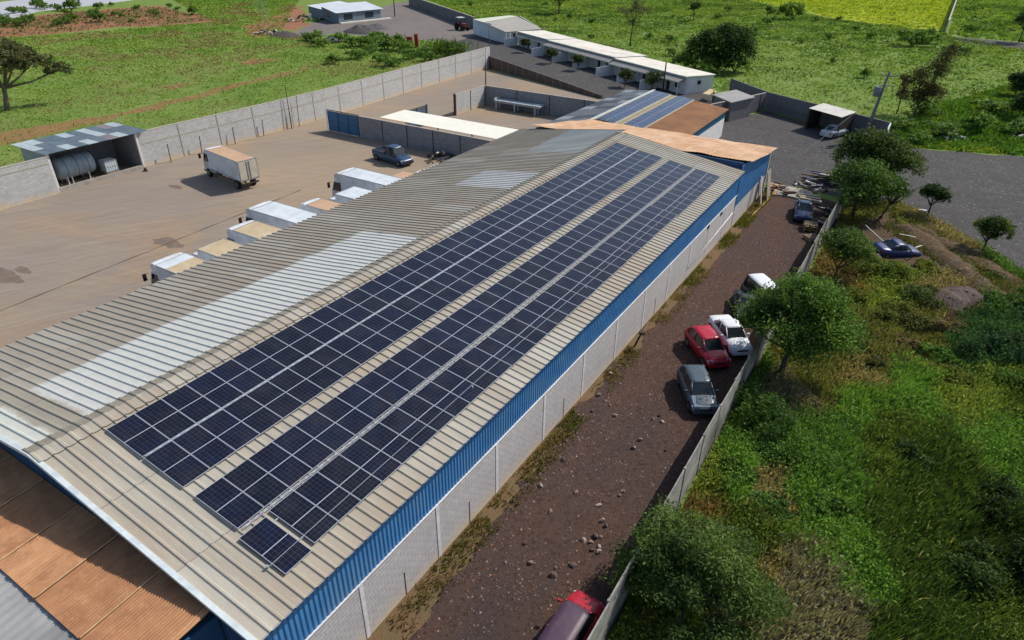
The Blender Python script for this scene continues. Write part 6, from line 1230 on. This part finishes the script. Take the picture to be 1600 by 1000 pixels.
PALE = M('pale_scrap', srgb(206,202,194), srgb(176,172,166), 3); BRN = M('brown_scrap', srgb(112,88,66), srgb(84,68,54), 3); LUM = M('sawn_timber', srgb(196,160,110), srgb(166,130,88), 4); GRN = M('green_scrap', srgb(84,98,60), srgb(66,78,50), 3); VIO = M('violet_board', srgb(92,88,108), srgb(74,70,84), 3); DRK = M('dark_scrap', srgb(52,46,42), srgb(70,60,54), 3)
scraps('rubble_heap', 'pale smoking rubble heap on the red earth at the top left', 'heap', (G(422,53)[0], G(422,53)[1], 0), 3.2, 46, .55, [PALE, PALE, BRN, DRK], 5, .7, 1.3, 1.6, 'rubble_piece')
scraps('junk_heap', 'cluttered junk with white pieces beside the grey house', 'heap', (G(478,32)[0], G(478,32)[1], 0), 5.0, 40, .5, [PALE, GRN, GRN, DRK, PALE], 6, .9, 1.6, 1.8, 'junk_piece')
t = thing('timber_pile', 'big pile of weathered boards and beams beside the concrete crossing', 'pile', (14.9, 61.8, 0)); r_ = random.Random(12)
for k in range(38):
    lay = k//8; MB().box((r_.gauss(0, .55), -1.0+2.0*(k % 8)/8+r_.gauss(0, .15), .12+lay*.22), (2.1*r_.uniform(.7, 1.1), .22, .1), rad(14)+r_.gauss(0, .14), tilt=('Y', r_.gauss(0, .06))).build('board', r_.choice([VIO, VIO, VIO, PALE, DRK, BRN]), t, world=False)
scraps('scrap_pile', 'dark scrap scattered in front of the weathered board pile', 'pile', (13.8, 59.6, 0), 1.6, 30, .3, [DRK, BRN, PALE, VIO], 14, .5, .6, 4, 'scrap')
scraps('scrap_pile', 'scrap of metal and boards against the far corner of the orange annex', 'pile', (11.3, 56.6, 0), 1.3, 26, .3, [DRK, LUM, PALE, RUSTPOST], 15, .5, .9, 4, 'scrap')
scraps('scrap_pile', 'tangled vehicle parts in the shade of the compound wall behind the teal pickup', 'pile', (-21.0, 46.9, 0), 1.7, 30, .36, [DRK, BRN, RUSTPOST, PALE], 16, .6, .9, 3, 'scrap')
for k, (x, y, rz, lab) in enumerate(((14.1, 56.5, .2, 'upper pale beam lying on the concrete crossing by the board pile'), (14.3, 55.9, .1, 'middle pale beam lying on the concrete crossing by the board pile'), (14.5, 55.3, -.05, 'lower pale beam lying on the concrete crossing by the board pile'))):
    tag(MB().box((x, y, .22), (1.9, .28, .2), rz).build('beam', M('pale_beam', srgb(196,182,158), srgb(170,156,134), 3, co='Position')), lab, 'beam')
def pallet(loc, rz, n, label):
    t = thing('pallet_stack', label, 'pallets', loc, rz)
    for k in range(n):
        pb = MB(); z = k*.15
        for y in (-.45, -.22, 0, .22, .45): pb.box((0, y, z+.13), (1.05, .12, .025))
        for x in (-.47, 0, .47): pb.box((x, 0, z+.06), (.1, 1.0, .1))
        pb.build('pallet', LUM if k % 2 == 0 else M('grey_timber', srgb(150,132,108), srgb(124,108,88), 4), t, world=False).rotation_euler = (0, 0, random.gauss(0, .07))
    return t
pallet((15.75, 48.6, 0), .3, 4, 'stack of pale wooden pallets beside the bonnet of the dark blue car'); pallet((16.35, 46.6, 0), .8, 2, 'low leaning pallets at the slab fence behind the dark blue car')
scraps('firewood_pile', 'loose sawn offcuts along the slab fence near the pallets', 'pile', (16.2, 50.6, 0), 1.1, 24, .2, [LUM, BRN, PALE, DRK], 17, .6, .5, 5, 'offcut')
scraps('firewood_pile', 'grey poles and branches along the slab fence end by the round tree', 'pile', (16.5, 53.4, 0), 1.0, 18, .16, [PALE, BRN, DRK], 18, .8, .5, 10, 'branch')
# sheets leaning at the annex corner
for k, (x, y, lab, mt) in enumerate(((10.9, 53.9, 'tall grey board leaning at the far end of the whitewashed wall', CONC), (10.75, 51.8, 'narrow pale plank leaning on the wall left of the grey board', PIL), (10.7, 51.2, 'second narrow dark plank leaning on the wall beside the pale plank', DKSTEEL))):
    tag(MB().box((x, y, 1.35), (.05, 1.2 if k == 0 else .22, 2.7), tilt=('Y', -.16)).build('leaning_board', mt), lab, 'board')
tag(MB().tube([G(1165,346,.05), G(1202,310,.12)], .045, 6).build('yellow_pipe', M('yellow_pipe', srgb(206,180,84), srgb(186,160,76), 3, co='Position')), 'thin yellow pipe lying beside the verge weeds at the far end of the lane', 'pipe')
tag(MB().box((10.75, 24.3, .55), (.1, .12, 1.1), tilt=('Y', .3)).box((10.95, 24.3, 1.05), (.3, .25, .14)).build('iron_stand', DRK), 'small dark iron stand leaning on the whitewashed wall', 'stand')
tag(MB().tube([G(1352,352,.6), G(1385,382,.9)], .05, 6).build('loose_pipe', PALE), 'pale pipe sticking out from the pit towards the blue wreck', 'pipe')
for k, (a, b, lab) in enumerate((((-.6, .35), (.9, .75), 'bent pale trim strip lying across the roof of the blue wreck'), ((.5, -.7), (1.6, -.2), 'loose pale strip hanging off the bonnet of the blue wreck'))):
    c_ = Vector((22.5, 47.3, 0)); tag(MB().box((c_.x+(a[0]+b[0])/2, c_.y+(a[1]+b[1])/2, 1.42-.3*k), (1.2, .09, .03), rad(20+50*k), tilt=('Y', .12)).build('trim_strip', PALE), lab, 'strip')
for k, (px, py, lab) in enumerate(((1447,332,'white square pot at the foot of the farther lollipop tree'), (1531,396,'white square pot at the foot of the nearer lollipop tree'))):
    p = G(px, py); tag(MB().box((p[0]-.3, p[1]-.05, .1), (.6, .35, .2), .4).build('white_block', PALE), lab, 'block')
p = G(641,74); tag(MB().box((p[0], p[1], 1.0), (1.0, .8, 2.0), .4).box((p[0]+1.4, p[1]+.4, 1.3), (.7, .6, 2.6), .4, tilt=('X', .15)).build('red_steel_frame', M('red_rust', srgb(150,66,52), srgb(118,52,42), 2)), 'upright red rusty steel pieces at the edge of the weeds below the gravel yard', 'scrap')
# white stones on the bank
scraps('stone_pile', 'pale stone pile in weeds above the gravel road', 'pile', (G(1485,215)[0], G(1485,215)[1], 0), 1.6, 24, .4, [PALE], 22, .8, .9, 1.2, 'stone'); scraps('stone_pile', 'pale stone pile at the right photo edge above the gravel road', 'pile', (G(1592,218)[0], G(1592,218)[1], 0), 1.2, 16, .4, [PALE], 23, .8, .7, 1.2, 'stone')
# ---- stones on the lane
def stone_mesh(name, r, seed):
    rr = random.Random(seed); bm = bmesh.new(); bmesh.ops.create_icosphere(bm, subdivisions=1, radius=r)
    for v in bm.verts: v.co *= rr.uniform(.65, 1.2); v.co.z *= .65
    me = bpy.data.meshes.new(name); bm.to_mesh(me); bm.free(); return me
STONE = [M('lane_stone', srgb(150,128,116), srgb(122,102,94), 6, .95), M('lane_stone_dark', srgb(104,84,78), srgb(84,70,66), 6, .95), M('lane_stone_pale', srgb(178,160,148), srgb(150,134,124), 6, .95)]
sms = []
for k in range(9): me = stone_mesh('stone', .13, k); me.materials.append(STONE[k % 3]); sms.append(me)
big = [(953,634),(985,636),(962,650),(935,618),(1030,650),(1020,656),(905,650),(925,643),(912,845),(938,840),(931,838),(936,855),(924,848),(947,822),(940,814),(975,769),(925,860),(935,863),(868,888),(866,900),(1035,660),(968,775),(885,690),(990,700),(1000,688),(1040,705),(955,585),(1065,540),(880,720),(845,760),(860,800),(820,850),(935,790),(900,770),(976,845),(790,880),(830,880),(895,884)]
lst = []
rk = random.Random(31)
for k, (px, py) in enumerate(big):
    o = bpy.data.objects.new('stone', sms[k % 9]); COL.objects.link(o); p = G(px, py); o.location = (p[0], p[1], .05); s_ = rk.uniform(.6, 1.35); o.scale = (s_*rk.uniform(.9, 1.4), s_, s_); o.rotation_euler = (rk.random(), rk.random(), rk.random()*6); lst.append(o)
for k, o in enumerate(sorted(lst, key=lambda q: -q.location.y)): tag(o, f"fist to head sized stone on the red gravel lane, {ordn(k+1)} nearest the far end", 'stone', 'loose stones on the gravel lane')
rng = np.random.default_rng(91); n = 12000; x = rng.uniform(10.9, 17.0, n); y = rng.uniform(-6, 56, n); k = visible(x, y, 10) & (rng.random(n) < np.clip(1.3-y/45, .2, 1)*np.clip((fbm(x, y, 2.5, 92)-.3)*3, .15, 1)); x, y = x[k], y[k]; n = len(x)
T = np.array([[1,0,0],[-.5,.87,0],[-.5,-.87,0],[.25,.1,.7],[-.3,.35,.6],[-.1,-.45,.62]]); sc_ = (.022+.055*rng.random(n)**3.0)[:, None, None]; a = rng.random(n)*6.28; ca, sa = np.cos(a), np.sin(a)
V = T[None]*(1+.5*(rng.random((n, 6, 1))-.5))*sc_; Vx = V[:, :, 0]*ca[:, None]-V[:, :, 1]*sa[:, None]; Vy = V[:, :, 0]*sa[:, None]+V[:, :, 1]*ca[:, None]; V = np.stack([Vx+x[:, None], Vy+y[:, None], V[:, :, 2]+.008], 2)
pal = np.array([srgb(150,124,112), srgb(110,86,78), srgb(92,78,76), srgb(126,84,66), srgb(178,162,150)]); cc = pal[rng.choice(5, n, p=[.22,.34,.28,.15,.01])]
sg = NT('gravel_stone'); a_ = sg.n('ShaderNodeAttribute'); a_.attribute_name = 'col'; GST = sg.done(a_.outputs['Color'], .95, 0, .1)
o = bpy.data.objects.new('loose_gravel', raw_mesh('loose_gravel', V, 6, [(3,4,5),(0,1,4,3),(1,2,5,4),(2,0,3,5)], cc, GST)); COL.objects.link(o); tag(o, 'loose reddish gravel scattered along the lane', 'gravel', kind='stuff')
# ---- thin smoke over the rubble
sm = bpy.data.materials.new('smoke'); sm.use_nodes = True; nt_ = sm.node_tree; nt_.nodes.clear(); oo = nt_.nodes.new('ShaderNodeOutputMaterial'); pv = nt_.nodes.new('ShaderNodeVolumePrincipled'); pv.inputs['Color'].default_value = (.85,.87,.9,1); tc = nt_.nodes.new('ShaderNodeTexCoord'); nz = nt_.nodes.new('ShaderNodeTexNoise'); nz.inputs['Scale'].default_value = .5; mr = nt_.nodes.new('ShaderNodeMapRange'); mr.inputs[1].default_value = .42; mr.inputs[2].default_value = .75; mr.inputs[4].default_value = .07
nt_.links.new(tc.outputs['Object'], nz.inputs['Vector']); nt_.links.new(nz.outputs['Fac'], mr.inputs[0]); nt_.links.new(mr.outputs[0], pv.inputs['Density']); nt_.links.new(pv.outputs[0], oo.inputs['Volume'])
p = Vector(G(420,52)); mb = MB().tube([p+Vector((0,0,.8)), p+Vector((-.6,.3,2.4)), p+Vector((-1.6,.6,4.6)), p+Vector((-3,1,6.8))], [.7, 1.1, 1.6, 1.2], 12); tag(mb.build('smoke', sm), 'thin pale smoke rising from the rubble heap', 'smoke', kind='stuff')
